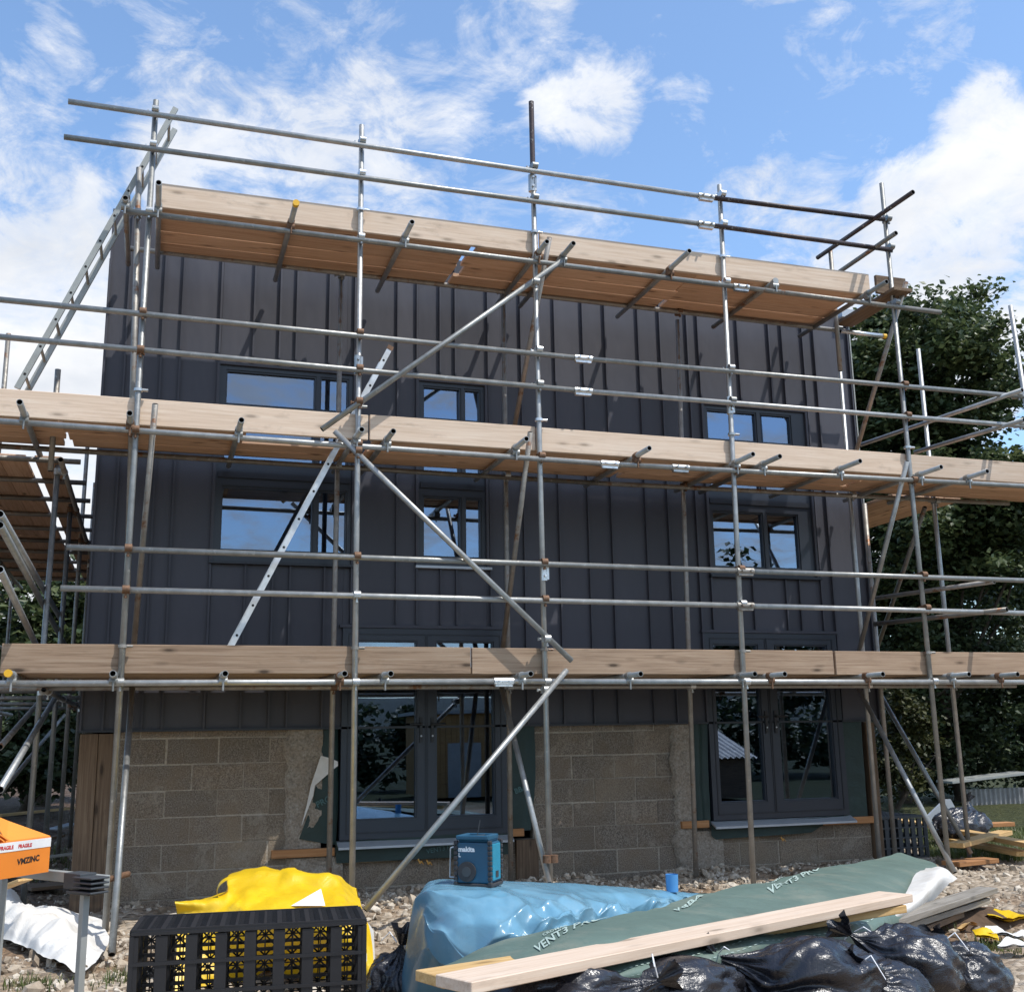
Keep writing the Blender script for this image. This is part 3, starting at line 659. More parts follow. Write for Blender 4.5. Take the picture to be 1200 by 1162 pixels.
m=memb([PX(393,986),PX(393,1000),PX(394,1011)],[PX(600,972),PX(600,990),PX(600,1000)],-.02,seed=7)
memb([PX(812,846),PX(812,900),PX(818,968)],[PX(829,846),PX(830,900),PX(833,968)],.005,seed=9)
memb([PX(982,843),PX(984,900),PX(990,962)],[PX(1008,843),PX(1012,900),PX(1016,957)],.0,seed=11)
memb([PX(833,966),PX(833,978),PX(838,983)],[PX(990,955),PX(965,966),PX(950,975)],-.02,seed=13)
def plane_text(txt,size,px,py,ang,Y,mat,name='lettering',par=None,bold=.0):
    o3=at(px,py,Y=Y); c,s=math.cos(ang),math.sin(ang)
    return text_on(txt,size,lambda x,y:Vector((o3.x+x*c-y*s,Y,o3.z+x*s+y*c)),bold).build(name,M[mat],H)
plane_text('PRO',.075,372,946,R(25),-.012,'print_d',bold=.002)
plane_text('BBA',.07,604,930,R(20),-.022,'print_d',bold=.002); plane_text('VENT3 PRO',.06,500,1000,R(8),-.05,'print_d')
# plastic ties hanging from door sills (torn sealant)
ms=m_plain('orange_sealant',(.55,.28,.06),.6)
for px,py in ((490,1006),(500,1007),(915,980)):
    P=at(px,py,Y=-.03); MB().path([P,P+Vector((.015,-.01,-.04)),P+Vector((.03,0,-.02)),P+Vector((.05,-.01,-.05))],[.007,.008,.006,.003],6).build('torn_sealant',ms,H)
# ================================================================ LADDERS
def ladder(name,lab,A1,A2,off,cap=False,rungs=14,mat='alu',r0_=.05):
    root=empty(name,A1,lab,'ladder')
    A1=Vector(A1);A2=Vector(A2);off=Vector(off); d=(A2-A1).normalized(); nrm=d.cross(off.normalized())
    for o_ in (Vector(),off): 
        m=MB(); c=(A1+A2)/2+o_; m.obox(c,d,off.normalized(),nrm,(A2-A1).length/2,.013,.023); st=m.build('stile',M[mat],root)
        if cap: e=MB().obox(A2+o_,d,off.normalized(),nrm,.02,.016,.027).build('end_cap',M['rust']); e.parent=st; e.matrix_local=Matrix.Translation(-Vector(root.location))
    for k in range(rungs):
        P=A1+(A2-A1)*((k+.5)/rungs); on_=off.normalized(); MB().cyl(P+on_*.0,P+off,.013,10,None,False,0).cyl(P-on_*.0145,P-on_*.001,.011,10,None,True,1).build('rung',[M[mat],M['hole']],root)
A=at(20,455,Y=-1.1);B=at(206,127,Y=-1.1); ladder('ladder','grey ladder leaning from the middle platform to the top platform at the left end',A,B,(0,.36,0),rungs=11,mat='lgrey')
A=at(268,762,Y=-1.15);B=at(457,408,Y=-1.15); ladder('ladder','aluminium ladder climbing through the hatch behind the crossing braces',A,B,(0,.36,0),True,rungs=11)
# ================================================================ GROUND
NEAR=[i*.12 for i in range(-30,101)]
def axis(c0,c1,step,far):
    a=[c0+step*i for i in range(int((c1-c0)/step)+1)]; s=step; x=a[-1]; 
    while x<far: s*=1.35; x+=s; a.append(x)
    s=step; x=a[0]; b=[]
    while x>-far: s*=1.35; x-=s; b.append(x)
    return b[::-1]+a
gxs=axis(-3,11,.09,900); gys=axis(-6.5,3,.09,900)
def gh(x,y):
    d=max(0,-7-y)
    h=.035*noise.noise(Vector((x*.9,y*.9,0)))+.03*noise.fractal(Vector((x*3.1,y*3.1,4)),.7,2.1,4)-.03
    if y<-6.5: h-=min(.25,(-6.5-y)*.12)
    if y>.0 and x<0: h+=.25*min(1,y/3.)*min(1,-x)   # spoil bank on the left
    # rubble banked against the wall
    if -1.2<y<.4 and 2.0<x<8: h+=.09*math.exp(-((y+.15)/.35)**2)*(.6+noise.noise(Vector((x*1.7,0,9))))
    if abs(x)>60 or abs(y)>60: h-=.2
    return h
m=MB(); n=len(gxs); m.add([(x,y,gh(x,y)) for y in gys for x in gxs],[(j*n+i,j*n+i+1,(j+1)*n+i+1,(j+1)*n+i) for j in range(len(gys)-1) for i in range(n-1)],True)
tag(m.build('ground',M['ground']),kind='structure')
# stones
ICO=[];t_=(1+5**.5)/2
for v in [(-1,t_,0),(1,t_,0),(-1,-t_,0),(1,-t_,0),(0,-1,t_),(0,1,t_),(0,-1,-t_),(0,1,-t_),(t_,0,-1),(t_,0,1),(-t_,0,-1),(-t_,0,1)]: ICO.append(Vector(v).normalized())
ICF=[(0,11,5),(0,5,1),(0,1,7),(0,7,10),(0,10,11),(1,5,9),(5,11,4),(11,10,2),(10,7,6),(7,1,8),(3,9,4),(3,4,2),(3,2,6),(3,6,8),(3,8,9),(4,9,5),(2,4,11),(6,2,10),(8,6,7),(9,8,1)]
rs=random.Random(11); m=MB(); V=[];Fc=[]
def put(x,y,r):
    b=len(V); q=Quaternion((rs.gauss(0,1),rs.gauss(0,1),rs.gauss(0,1),rs.gauss(0,1))).normalized(); sx,sy,sz=rs.uniform(.7,1.3)*r,rs.uniform(.7,1.3)*r,rs.uniform(.4,.8)*r; z=gh(x,y)+r*.15
    for v in ICO:
        w=v*rs.uniform(.75,1.15); w=q@Vector((w.x*sx,w.y*sy,w.z*sz)); V.append((x+w.x,y+w.y,z+w.z))
    for f in ICF: Fc.append([i+b for i in f])
for k in range(19000):
    zone=rs.random()
    if zone<.40: x=rs.uniform(-1.6,3.4); y=rs.uniform(-4.6,.05)
    elif zone<.70: x=rs.uniform(5.5,12.5); y=rs.uniform(-4.2,2.5)
    elif zone<.9: x=rs.uniform(1.8,8); y=-abs(rs.gauss(0,.5))+.04
    else: x=rs.uniform(-3,0); y=rs.uniform(0,6)
    if noise.noise(Vector((x*1.3,y*1.3,2)))<-.15 and rs.random()<.7: continue
    r=min(.075,.007+rs.expovariate(1/.0115)) 
    if zone>.7: r=min(r,.045)*.85
    put(x,y,r)
m.add(V,Fc,False); tag(m.build('rubble_stones',M['stone']),'loose pale stones and rubble scattered over the site ground','rubble',kind='stuff')
# grass
m=MB(); V=[];Fc=[]
def tuft(x,y,n_,h):
    for _ in range(n_):
        a=rs.uniform(0,6.28); bx=x+rs.gauss(0,.05); by=y+rs.gauss(0,.05); hh=h*rs.uniform(.5,1.3); lx,ly=math.cos(a)*hh*.5,math.sin(a)*hh*.5; wx,wy=-math.sin(a)*.004,math.cos(a)*.004; z=gh(bx,by)-.005; b=len(V)
        V.extend([(bx-wx,by-wy,z),(bx+wx,by+wy,z),(bx+lx*.4+wx*.7,by+ly*.4+wy*.7,z+hh*.6),(bx+lx*.4-wx*.7,by+ly*.4-wy*.7,z+hh*.6),(bx+lx,by+ly,z+hh*.9)]); Fc.extend([[b,b+1,b+2,b+3],[b+3,b+2,b+4]])
for k in range(1500):
    px=rs.uniform(1085,1230); py=rs.uniform(966,1000)+.06*(px-1085); P=at(px,py,Z=0); tuft(P.x,P.y,9,.09)
for px,py in ((1158,1107),(1166,1110),(1150,1104),(1172,1105),(20,1150),(45,1158),(60,1150),(130,1150),(140,1140),(1195,1100),(1110,1086)):
    P=at(px,py,Z=0)
    for q_ in range(4): tuft(P.x+rs.gauss(0,.07),P.y+rs.gauss(0,.07),14,.07)
for k in range(120): tuft(rs.uniform(-2.5,-.2),rs.uniform(1.5,5),10,.14)
m.add(V,Fc,False); tag(m.build('grass',M['grass']),'green grass beyond the gravel at the right and thin tufts in the rubble','grass',kind='stuff')
# hills behind the camera (seen in the glass) and all round
m=MB(); N=180; V=[]
for k in range(N):
    a=2*math.pi*k/N
    for j in range(7):
        r_=420+j*75; base=(0,10,20,26,29,24,8)[j]; z=base*(1+.45*noise.noise(Vector((math.cos(a)*2.2,math.sin(a)*2.2,j*.25))))-2
        V.append((r_*math.cos(a),r_*math.sin(a),z if j else -4))
m.add(V,[(k*7+j,((k+1)%N)*7+j,((k+1)%N)*7+j+1,k*7+j+1) for k in range(N) for j in range(6)],True); tag(m.build('hills',M['hill']),kind='structure')
# ================================================================ TREES
def tree(name,label,base,ells,nclump,nleaf,ls,mat,group=None,cat='tree',trunk=.22,seed=1,limbs=14,cr=.45):
    rr=random.Random(seed); root=empty(name,(base[0],base[1],0),label,cat,group); bx,by=base
    V=[];Fc=[];cs=[]
    tot=sum(e[3]*e[4]*e[5] for e in ells)
    for e in ells:
        k=int(nclump*e[3]*e[4]*e[5]/tot)+1
        for _ in range(k):
            while True:
                d=Vector((rr.gauss(0,1),rr.gauss(0,1),rr.gauss(0,1))).normalized(); q=rr.random()**.42
                bump_=1+.22*noise.noise(d*2.3+Vector((seed,0,e[0])))+.12*noise.noise(d*5.1)
                p=Vector((e[0]+d.x*e[3]*q*bump_,e[1]+d.y*e[4]*q*bump_,e[2]+d.z*e[5]*q*bump_))
                if noise.noise(p*.85+Vector((seed*3,0,0)))>-.06 or rr.random()<.08: break
            if p.z>.15: cs.append(p)
    for c in cs:
        R_=cr*rr.uniform(.6,1.25); tilt=Quaternion((rr.gauss(0,1),rr.gauss(0,.25),rr.gauss(0,.25),rr.gauss(0,1))).normalized()
        for _ in range(nleaf):
            o_=Vector((rr.gauss(0,R_*.55),rr.gauss(0,R_*.55),rr.gauss(0,R_*.28))); p=c+o_
            n_=Vector((rr.gauss(0,.55)+o_.x*.5,rr.gauss(0,.55)+o_.y*.5,1)).normalized() if rr.random()<.8 else Vector((rr.gauss(0,1),rr.gauss(0,1),rr.gauss(0,1))).normalized()
            a=n_.orthogonal().normalized(); a.rotate(Quaternion(n_,rr.uniform(0,6.28))); b=n_.cross(a); s_=ls*rr.uniform(.6,1.3); k=len(V)
            V.extend([p-a*s_*.55,p+b*s_*.42-a*.05*s_,p+a*s_*.6-n_*s_*.15,p-b*s_*.42-a*.05*s_]); Fc.append([k,k+1,k+2,k+3])
    m=MB(); m.v=V; m.f=Fc; m.sm=[False]*len(Fc); m.mi=[0]*len(Fc); m.build('crown',M[mat],root)
    t=MB(); ztop_=max(e[2] for e in ells); P=[Vector((bx+.15*math.sin(k*1.3+seed),by+.1*math.cos(k*2.+seed),ztop_*k/6)) for k in range(7)]; t.path(P,[trunk*(1-.12*k) for k in range(7)],9)
    for c in rr.sample(cs,min(limbs,len(cs))):
        s0=P[min(5,1+int(rr.random()*5))]; 
        if s0.z>c.z: s0=P[1]
        mid_=(s0+c)/2+Vector((rr.gauss(0,.2),rr.gauss(0,.2),rr.uniform(0,.4))); t.path([s0,mid_,c],[trunk*.38,trunk*.22,trunk*.06],6)
    t.build('trunk',M['bark'],root); return root
def E_(px,py,Y,rpx,rpy,ry):
    c=at(px,py,Y=Y); s=F/((c-CAM).dot(fw)); return (c.x,c.y,c.z,rpx/s,ry,rpy/s)
c=at(1085,600,Y=8)
tree('maple_tree','tall dark green maple with a ragged crown rising beside the right corner of the house',(c.x,8),
 [E_(1045,450,8,75,95,2.4),E_(1105,470,7.5,62,105,2.2),E_(1055,378,7.8,30,42,1.),E_(1112,365,7.5,28,38,1.),E_(1135,430,7.5,28,40,1.),E_(1060,620,8,95,110,2.6),E_(1140,600,7.5,70,90,2.4)],616,150,.115,'leaf',seed=2,limbs=26,trunk=.13)
c=at(1215,700,Y=10)
tree('maple_tree','green tree half out of frame at the far right edge',(c.x,10),[E_(1225,640,10,75,95,2.6),E_(1185,720,10,60,80,2.4),E_(1200,600,10,35,50,1.5)],253,150,.115,'leaf',seed=5,trunk=.25)
c=at(1110,830,Y=6.6)
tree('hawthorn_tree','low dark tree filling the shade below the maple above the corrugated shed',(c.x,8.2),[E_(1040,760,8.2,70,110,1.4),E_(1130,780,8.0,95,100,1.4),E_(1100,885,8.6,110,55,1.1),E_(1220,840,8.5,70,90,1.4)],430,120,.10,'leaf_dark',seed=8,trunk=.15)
c=at(1050,850,Y=6.5)
tree('shrub','olive green shrub behind the raking tubes right of the doors',(c.x,6.5),[E_(1055,835,6.5,38,55,.9),E_(1030,900,6.5,45,50,.9)],80,90,.08,'leaf_olive',cat='shrub',seed=12,trunk=.05,cr=.25)
c=at(60,740,Y=13)
tree('hedgerow_tree','leafy green tree behind the left side scaffold',(c.x,13),[E_(60,735,13,70,85,2.2),E_(0,800,13,80,90,2.),E_(95,790,14,50,110,1.6),E_(-60,700,13,70,90,2)],380,80,.15,'leaf',seed=21,trunk=.15)
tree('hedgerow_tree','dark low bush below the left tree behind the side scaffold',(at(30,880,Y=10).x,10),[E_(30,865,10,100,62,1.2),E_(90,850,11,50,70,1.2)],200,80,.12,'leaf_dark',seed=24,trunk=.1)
for i,(x,y,h_) in enumerate(((31,-26,7.5),(24,-30,8.5),(38,-20,8))):
    tree('field_tree',['round tree across the field behind the photographer, mirrored in the right doors','taller tree behind the corrugated shed, mirrored in the right doors','outermost tree in the row mirrored in the right doors'][i],(x,y),[(x,y,h_*.55,3.4,3.4,h_*.45)],110,60,.32,'leaf_dark',seed=30+i,trunk=.25,cr=.8)
tree('hedge','long dark hedge across the field, mirrored in the left doors',(0,-25),[(x_,-25+(x_%3)*.4,1.0,2.2,1.3,1.45) for x_ in (-8,-4,0,3,6,9,12,15,18,21,24)],330,75,.22,'leaf_dark',cat='hedge',seed=51,trunk=.06,cr=.5)
# things behind the camera which the doors mirror
cb=empty('cabin',(9.4,-19.5,0),'orange timber clad cabin mirrored in the left doors','cabin')
m=MB()
for k in range(24): m.box((7.6+k*.15,-18.6,-.2),(7.742+k*.15,-18.57,1.95))
m.box((7.6,-21.4,-.2),(11.2,-18.605,1.94)); m.build('wall',M['orange_clad'],cb); MB().box((7.4,-21.6,1.96),(11.4,-18.4,2.05)).build('roof',M['lgrey'],cb); MB().box((8.1,-18.565,-.2),(9.0,-18.55,1.2)).build('door',M['lgrey'],cb)
sh=empty('store_shed',(13.1,-15.5,0),'low store with a corrugated roof mirrored in the right doors','shed')
m=MB(); V=[];nn=80
for k in range(nn+1): 
    x=11.6+3.1*k/nn; z=.03*math.sin(k*1.57)
    V+= [(x,-14.,.75+z),(x,-17,1.75+z)]
m.add(V,[(2*k,2*k+2,2*k+3,2*k+1) for k in range(nn)],True); m.build('roof',M['corr'],sh); MB().box((11.7,-16.9,-.2),(14.6,-14.2,.72)).build('wall',M['wood_post'],sh)
# ================================================================ SITE THINGS
# --- blue sheet over a stack
def px3(rows): return [[at(a,b,Z=z) for a,b,z in r] for r in rows]
bl=px3([[(505,1046,.16),(560,1050,.14),(640,1050,.14),(700,1048,.14),(770,1048,.14),(850,1050,.12)],
 [(498,1037,.585),(560,1031,.61),(640,1034,.57),(700,1038,.52),(770,1043,.45),(840,1048,.33)],
 [(486,1056,.57),(560,1053,.60),(640,1056,.56),(700,1058,.50),(770,1056,.42),(845,1055,.30)],
 [(479,1100,.37),(545,1092,.48),(620,1084,.50),(700,1072,.46),(775,1064,.38),(850,1060,.26)],
 [(473,1140,.20),(545,1130,.33),(640,1108,.40),(720,1088,.38),(785,1074,.33),(855,1066,.22)],
 [(470,1185,.02),(560,1170,.12),(660,1135,.25),(740,1105,.25),(800,1085,.22),(860,1072,.14)]])
# left end wall of the stack
for j,r in enumerate(bl): r.insert(0,r[0]+Vector((.10,.22,-.02))*(0.3 if j==0 else 1)+Vector((0,.1,-.35 if j<4 else -.1)))
def dblue(u,v,p):
    k=min(1,max(0,(v-.28)*3))*min(1,(1-v)*8+.2)
    nz=noise.noise(p*2.2)*1.6
    ph=u*17+v*9+nz; a=(1-abs(math.sin(ph)))**2.4; ph2=u*9-v*13+nz*1.5+2; b=(1-abs(math.sin(ph2)))**3.
    amp=.55+.45*noise.noise(p*1.7+Vector((5,0,0)))
    w=folds(u,v,p,.003,5,3)+crumple(p,.012,3.,4)
    return Vector((0,-.6,.9))*((a*.05+b*.03-.02)*amp*k+crumple(p,.15,3.2,3,5)*k+w+crumple(p,.035,7.,9,5)*(.15+.85*k))
def offn(rows,u,v):
    p=surf(rows,u,v); a=surf(rows,min(1,u+.01),v)-surf(rows,max(0,u-.01),v); b=surf(rows,u,min(1,v+.01))-surf(rows,u,max(0,v-.01)); n_=a.cross(b).normalized(); return n_ if n_.z>0 else -n_
LIN=True
bt=patch(bl,200,150,dblue).build('tarpaulin',M['blue']); tag(bt,'glossy light blue plastic sheet draped over the stack under the radio','tarpaulin')
LIN=False
# --- green membrane over it
gr=px3([[(520,1132,.385),(583,1106,.46),(707,1077,.505),(837,1045,.415),(955,1020,.34),(1056,999,.28)],
 [(535,1150,.41),(625,1120,.49),(735,1095,.515),(850,1064,.46),(965,1038,.385),(1097,1012,.22)],
 [(545,1170,.38),(640,1145,.44),(745,1122,.46),(850,1097,.44),(985,1062,.37),(1090,1030,.20)],
 [(560,1195,.30),(680,1168,.36),(790,1143,.385),(900,1115,.37),(1000,1092,.32),(1075,1060,.2)],
 [(600,1260,.05),(720,1225,.08),(830,1190,.1),(930,1160,.1),(1020,1125,.1),(1070,1090,.08)]])
dgreen=lambda u,v,p:Vector((0,0,1))*(folds(u,v,p,.005,2.2,8)+crumple(p,.018,1.8,8)+.003*noise.noise(p*9))
gt=patch(gr,110,60,dgreen).build('membrane_roll_sheet',M['green']); tag(gt,'grey green roofing membrane with pale lettering laid over the blue sheet','membrane')
def greenpt(u,v): 
    p=surf(gr,u,v); return p+dgreen(u,v,p)+Vector((0,-.001,.006))
def inv_uv(px,py):
    best=None
    for i in range(81):
        for j in range(61):
            p=surf(gr,i/80,j/60); d=p-CAM; z=d.dot(fw); x=600+F*d.dot(rt)/z; y=581-F*d.dot(up)/z; e=(x-px)**2+(y-py)**2
            if best is None or e<best[0]: best=(e,i/80,j/60)
    return best[1:]
def green_text(txt,P0,P1,upx,bold=0,extra=None):
    """printed line: P0 to P1 is the baseline, upx the cap height, all as points found on the sheet"""
    a0=inv_uv(*P0); a1=inv_uv(*P1); a2=inv_uv(P0[0]+upx[0]*3,P0[1]+upx[1]*3)
    vs,fs=text_verts(txt,1.,bold); W_=max(v.x for v in vs)
    def fn(x,y):
        a=x/W_; b=y/.72/3
        return greenpt(min(1,max(0,a0[0]+(a1[0]-a0[0])*a+(a2[0]-a0[0])*b)),min(1,max(0,a0[1]+(a1[1]-a0[1])*a+(a2[1]-a0[1])*b)))
    mb=MB(); mb.add([fn(v.x,v.y) for v in vs],fs)
    if extra:
        for poly in extra: mb.add([fn(*q_) for q_ in poly],[list(range(len(poly)))])
    o=mb.build('lettering',M['print']); o.parent=gt
    return o
green_text('VENT3 PRO',(629,1116),(706,1079),(-5,-9),.02); green_text('CROMAR',(638,1099),(668,1085),(-3,-5),.01)
green_text('BBA',(799,1067),(823,1053),(-4,-9),.03,[[(-.62,.75),(-.45,.75),(-.35,.3),(-.2,.75),(-.05,.75),(-.33,-.1)]])
green_text('VENT3 PRO',(904,1047),(958,1016),(-4,-7),.02); green_text('CROMAR',(898,1036),(922,1022),(-2,-4),.01)
m=MB()
for v_ in (.62,.70):
    for k in range(48):
        u_=.3+.6*k/48; a=greenpt(u_,v_);b=greenpt(u_+.006,v_);c_=greenpt(u_+.006,v_+.006);d_=greenpt(u_,v_+.006); m.add([a,b,c_,d_],[(0,1,2,3)])
o=m.build('dotted_line',M['print']); o.parent=gt
# white underside folded at the right
wf=px3([[(1025,1086,.25),(1037,1073,.27),(1058,1052,.28),(1072,1025,.29),(1085,1017,.27)],[(1030,1088,.22),(1046,1078,.23),(1074,1055,.27),(1098,1028,.33),(1105,1016,.31)],[(1036,1090,.15),(1055,1082,.15),(1085,1062,.18),(1110,1037,.22),(1122,1029,.2)]])
tag(patch(wf,24,12,lambda u,v,p:Vector((0,0,.012*noise.noise(p*7)))).build('folded_sheet',M['white_sheet']),'white underside of the membrane folded over at its right corner','sheet')
m=MB()
P=[at(1120,1030,Z=.12),at(1150,1040,Z=.05),at(1110,1060,Z=.08),at(1045,1085,Z=.1)]
# boards on the sheet
def pboard(l,r,w,t,mat,lab,name='timber_board',roll=(0,0,1),grp=None):
    A=at(l[0],l[1],Z=l[2]);B=at(r[0],r[1],Z=r[2]); o=board(name,A,B,w,t,mat,upv=roll,bev=.003); return tag(o,lab,'board',grp)
pboard((503,1147,.46),(1044,1062,.42),.20,.04,'wood_yel','lower of the two pale boards on the green membrane, its left end sticking out')
pboard((531,1153,.505),(1050,1050,.465),.20,.042,'wood_new','upper pale planed board lying on the green membrane')
pboard((985,1098,.20),(1158,1042,.19),.14,.04,'wood_grey','uppermost grey weathered plank beside the black bags'); pboard((985,1106,.14),(1150,1054,.13),.13,.04,'wood_grey','grey weathered plank tucked under the topmost one'); pboard((1000,1118,.08),(1120,1070,.08),.12,.04,'wood_post','lowest dark plank of the grey stack beside the bags')
# --- radio
def radio():
    A=at(533,1035,Z=.615); base=at(561,1037,Z=.612); root=empty('radio',base,'blue jobsite radio with dark rubber bumpers standing on the blue sheet','radio')
    ang=R(-38); ax=Vector((math.cos(ang),math.sin(ang),0)); ay=Vector((-ax.y,ax.x,0)); az=Vector((0,0,1)); root.rotation_euler=(0,0,0)
    # front (speaker) faces -ay ; side with cyan panel faces +ax
    P=lambda x,y,z:base+(ax*x+ay*y+az*z)*.9
    def bx(mb,x0,x1,y0,y1,z0,z1): return mb.obox(P((x0+x1)/2,(y0+y1)/2,(z0+z1)/2),ax,ay,az,(x1-x0)*.45,(y1-y0)*.45,(z1-z0)*.45)
    b=MB(); bx(b,-.105,.105,-.085,.085,.02,.245); bx(b,-.095,.095,-.075,.075,.245,.262); b.build('body',M['radio'],root,bevel=.008)
    k=MB(); 
    for sx in (-1,1):
        for sy in (-1,1):
            for j in range(9): bx(k,sx*.105-.012,sx*.105+.012,sy*.085-.012,sy*.085+.012,.008+j*.028,.030+j*.028)
    bx(k,-.115,.115,-.095,.095,.0,.02); k.build('bumper',M['rubber'],root,bevel=.004)
    c=MB(); bx(c,.1052,.114,-.062,.062,.035,.235); c.build('side_panel',M['radio_c'],root,bevel=.003)
    l=MB(); bx(l,.1142,.117,-.02,.02,.05,.085); l.build('latch',M['rubber'],root)
    s=MB(); o_=P(-.035,-.087,.085); s.cyl(o_,o_-ay*.010,.05,24); s.build('speaker',M['rubber'],root); MB().cyl(o_-ay*.0105,o_-ay*.013,.025,16).build('speaker_cone',M['dgrey'],root)
    h=MB(); bx(h,-.10,.10,-.102,-.075,.262,.285); bx(h,-.10,-.07,-.095,.07,.258,.285); bx(h,.07,.10,-.095,.07,.258,.285); bx(h,-.1,.1,.05,.07,.262,.285); h.build('handle',M['radio'],root,bevel=.005)
    g=MB(); bx(g,-.07,.07,-.104,-.0755,.268,.280); g.build('grip',M['radio'],root)
    a=MB(); a.cyl(P(-.02,.03,.262),P(.0,.03,.36),.0025,6); a.cyl(P(-.06,.03,.262),P(.03,.03,.27),.01,8); a.build('aerial',M['dgrey'],root)
    w=MB(); w.path([P(-.125,-.06,.05),P(-.155,-.06,.05),P(-.15,-.06,.21),P(-.12,-.06,.22)],[.004]*4,6); w.build('wire_guard',M['sill'],root)
    t=text_on('makita',.038,lambda x,y:P(-.09+x,-.0862,.195+y),.0018); t=text_on('L',.03,lambda x,y:P(-.09+x,-.0862,.165+y),.001,0,t); t.build('lettering',M['white'],root)
radio()
# --- blue pot
c=at(788,1044,Z=.43); m=MB().cyl(c,c+Vector((0,0,.10)),.036,20,.038,caps=False).cyl(c,c+Vector((0,0,.006)),.036,20); m.cyl(c+Vector((0,0,.0)),c+Vector((0,0,.098)),.033,20,.035,caps=False)
o=m.build('pot',M['pot'],origin=c); tag(o,'small open blue plastic pot on the far right end of the blue sheet','pot')
# --- bin bags
def binbag(px,py,z,r,sc,neck,seed,lab,tie=True,gname='black bin bags heaped in the right foreground'):
    c=at(px,py,Z=z); root=empty('bin_bag',(c.x,c.y,max(0,c.z-r*sc[2])),lab,'bin bag',gname)
    nk=Vector(neck).normalized(); n1,n2=96,64; V=[]
    a=nk.orthogonal().normalized(); b=nk.cross(a)
    for j in range(n2+1):
        th=math.pi*j/n2; ct,st_=math.cos(th),math.sin(th)
        for i in range(n1):
            ph=2*math.pi*i/n1; d=(a*math.cos(ph)+b*math.sin(ph))*st_+nk*ct
            pin=max(0,1-th/.75); pl=math.sin(ph*11+seed+3*noise.noise(d*2))*.5+math.sin(ph*19+seed*2)*.3
            rad=1+.13*noise.noise(d*1.6+Vector((seed,0,0)))+.16*noise.noise(d*.9+Vector((0,seed,0)))
            wq=noise.noise(d*1.4+Vector((seed,1,2)))*1.2
            e=Vector((math.cos(ph+wq*.4)*2.1,math.sin(ph+wq*.4)*2.1,th*.75+seed)); rid=1-abs(noise.noise(e*1.3))*2.6; rad+=.05*rid*abs(rid)
            rad+=crumple(e*.55+d*.5,.16,2.6,int(seed)+60,5,.4)
            rid=1-abs(noise.noise(e*2.9+Vector((3,1,0))))*2.6; rad+=.01*rid
            rid=1-abs(noise.noise(d*2.6+Vector((seed,9,0))))*2.6; rad+=.03*rid*abs(rid)
            rad+=.05*pl*math.exp(-((th-.45)/.45)**2)
            if th<.5: rad+= .55*(1-th/.5)**2.2
            p=d*rad; 
            if th<.35: p=nk*(p.dot(nk))+(p-nk*p.dot(nk))*(.55+.45*th/.35)
            V.append(Vector((c.x+p.x*r*sc[0],c.y+p.y*r*sc[1],max(-.02,c.z+p.z*r*sc[2]))))
    m=MB(); m.add(V,[(j*n1+i,j*n1+(i+1)%n1,(j+1)*n1+(i+1)%n1,(j+1)*n1+i) for j in range(n2) for i in range(n1)],True); m.build('sack',M['bag'],root)
    tip=Vector((c.x+nk.x*r*sc[0]*1.48,c.y+nk.y*r*sc[1]*1.48,c.z+nk.z*r*sc[2]*1.48))
    # gathered tuft past the tie
    t=MB(); V=[]; K=28
    for j in range(7):
        for i in range(K):
            ph=2*math.pi*i/K; rr_=(.013+.009*j)*(1+.35*math.sin(ph*5+seed)+.2*math.sin(ph*9)); V.append(tip+nk*(.014*j*(1+.25*math.sin(ph*3+seed)))+(a*math.cos(ph)*.6+b*math.sin(ph))*rr_)
    t.add(V,[(j*K+i,j*K+(i+1)%K,(j+1)*K+(i+1)%K,(j+1)*K+i) for j in range(6) for i in range(K)],True); t.build('gathered_neck',M['bag'],root)
    if tie:
        s=MB(); q0=tip; s.path([q0+b*.03,q0+b*.10+a*.04+Vector((0,0,.02)),q0+b*.14+a*.02-Vector((0,0,.03))],[.003,.003,.002],6); s.path([q0-b*.02,q0-b*.09+a*.05,q0-b*.13+Vector((0,-.04,-.05))],[.003,.003,.002],6); s.build('drawstring',M['white'],root)
binbag(950,1156,.27,.28,(1.15,.9,.72),(-.85,.25,.45),3.,'large round shiny bin bag in the centre of the heap under the boards')
binbag(1062,1138,.25,.235,(1.,.9,.8),(-.6,.1,.5),8.,'tall crumpled bin bag against the grey planks')
binbag(1134,1144,.17,.20,(1.,.9,.75),(-.5,-.1,.6),12.,'outermost right bin bag next to the bare soil')
binbag(1035,1168,.2,.20,(1.1,.9,.8),(-.6,-.3,.6),17.,'low bin bag cut by the bottom edge between two larger ones')
binbag(780,1166,.30,.25,(1.45,.9,.6),(-.9,-.1,.35),22.,'flat bin bag with a pointed neck below the pale boards')
binbag(655,1178,.34,.21,(1.4,.9,.65),(.85,-.15,.3),27.,'leftmost bin bag slumped at the bottom edge of the heap')
binbag(462,1150,.12,.17,(.8,1,.8),(.1,-.2,.8),33.,'small torn bin bag between the yellow bag and the blue sheet',gname=None)
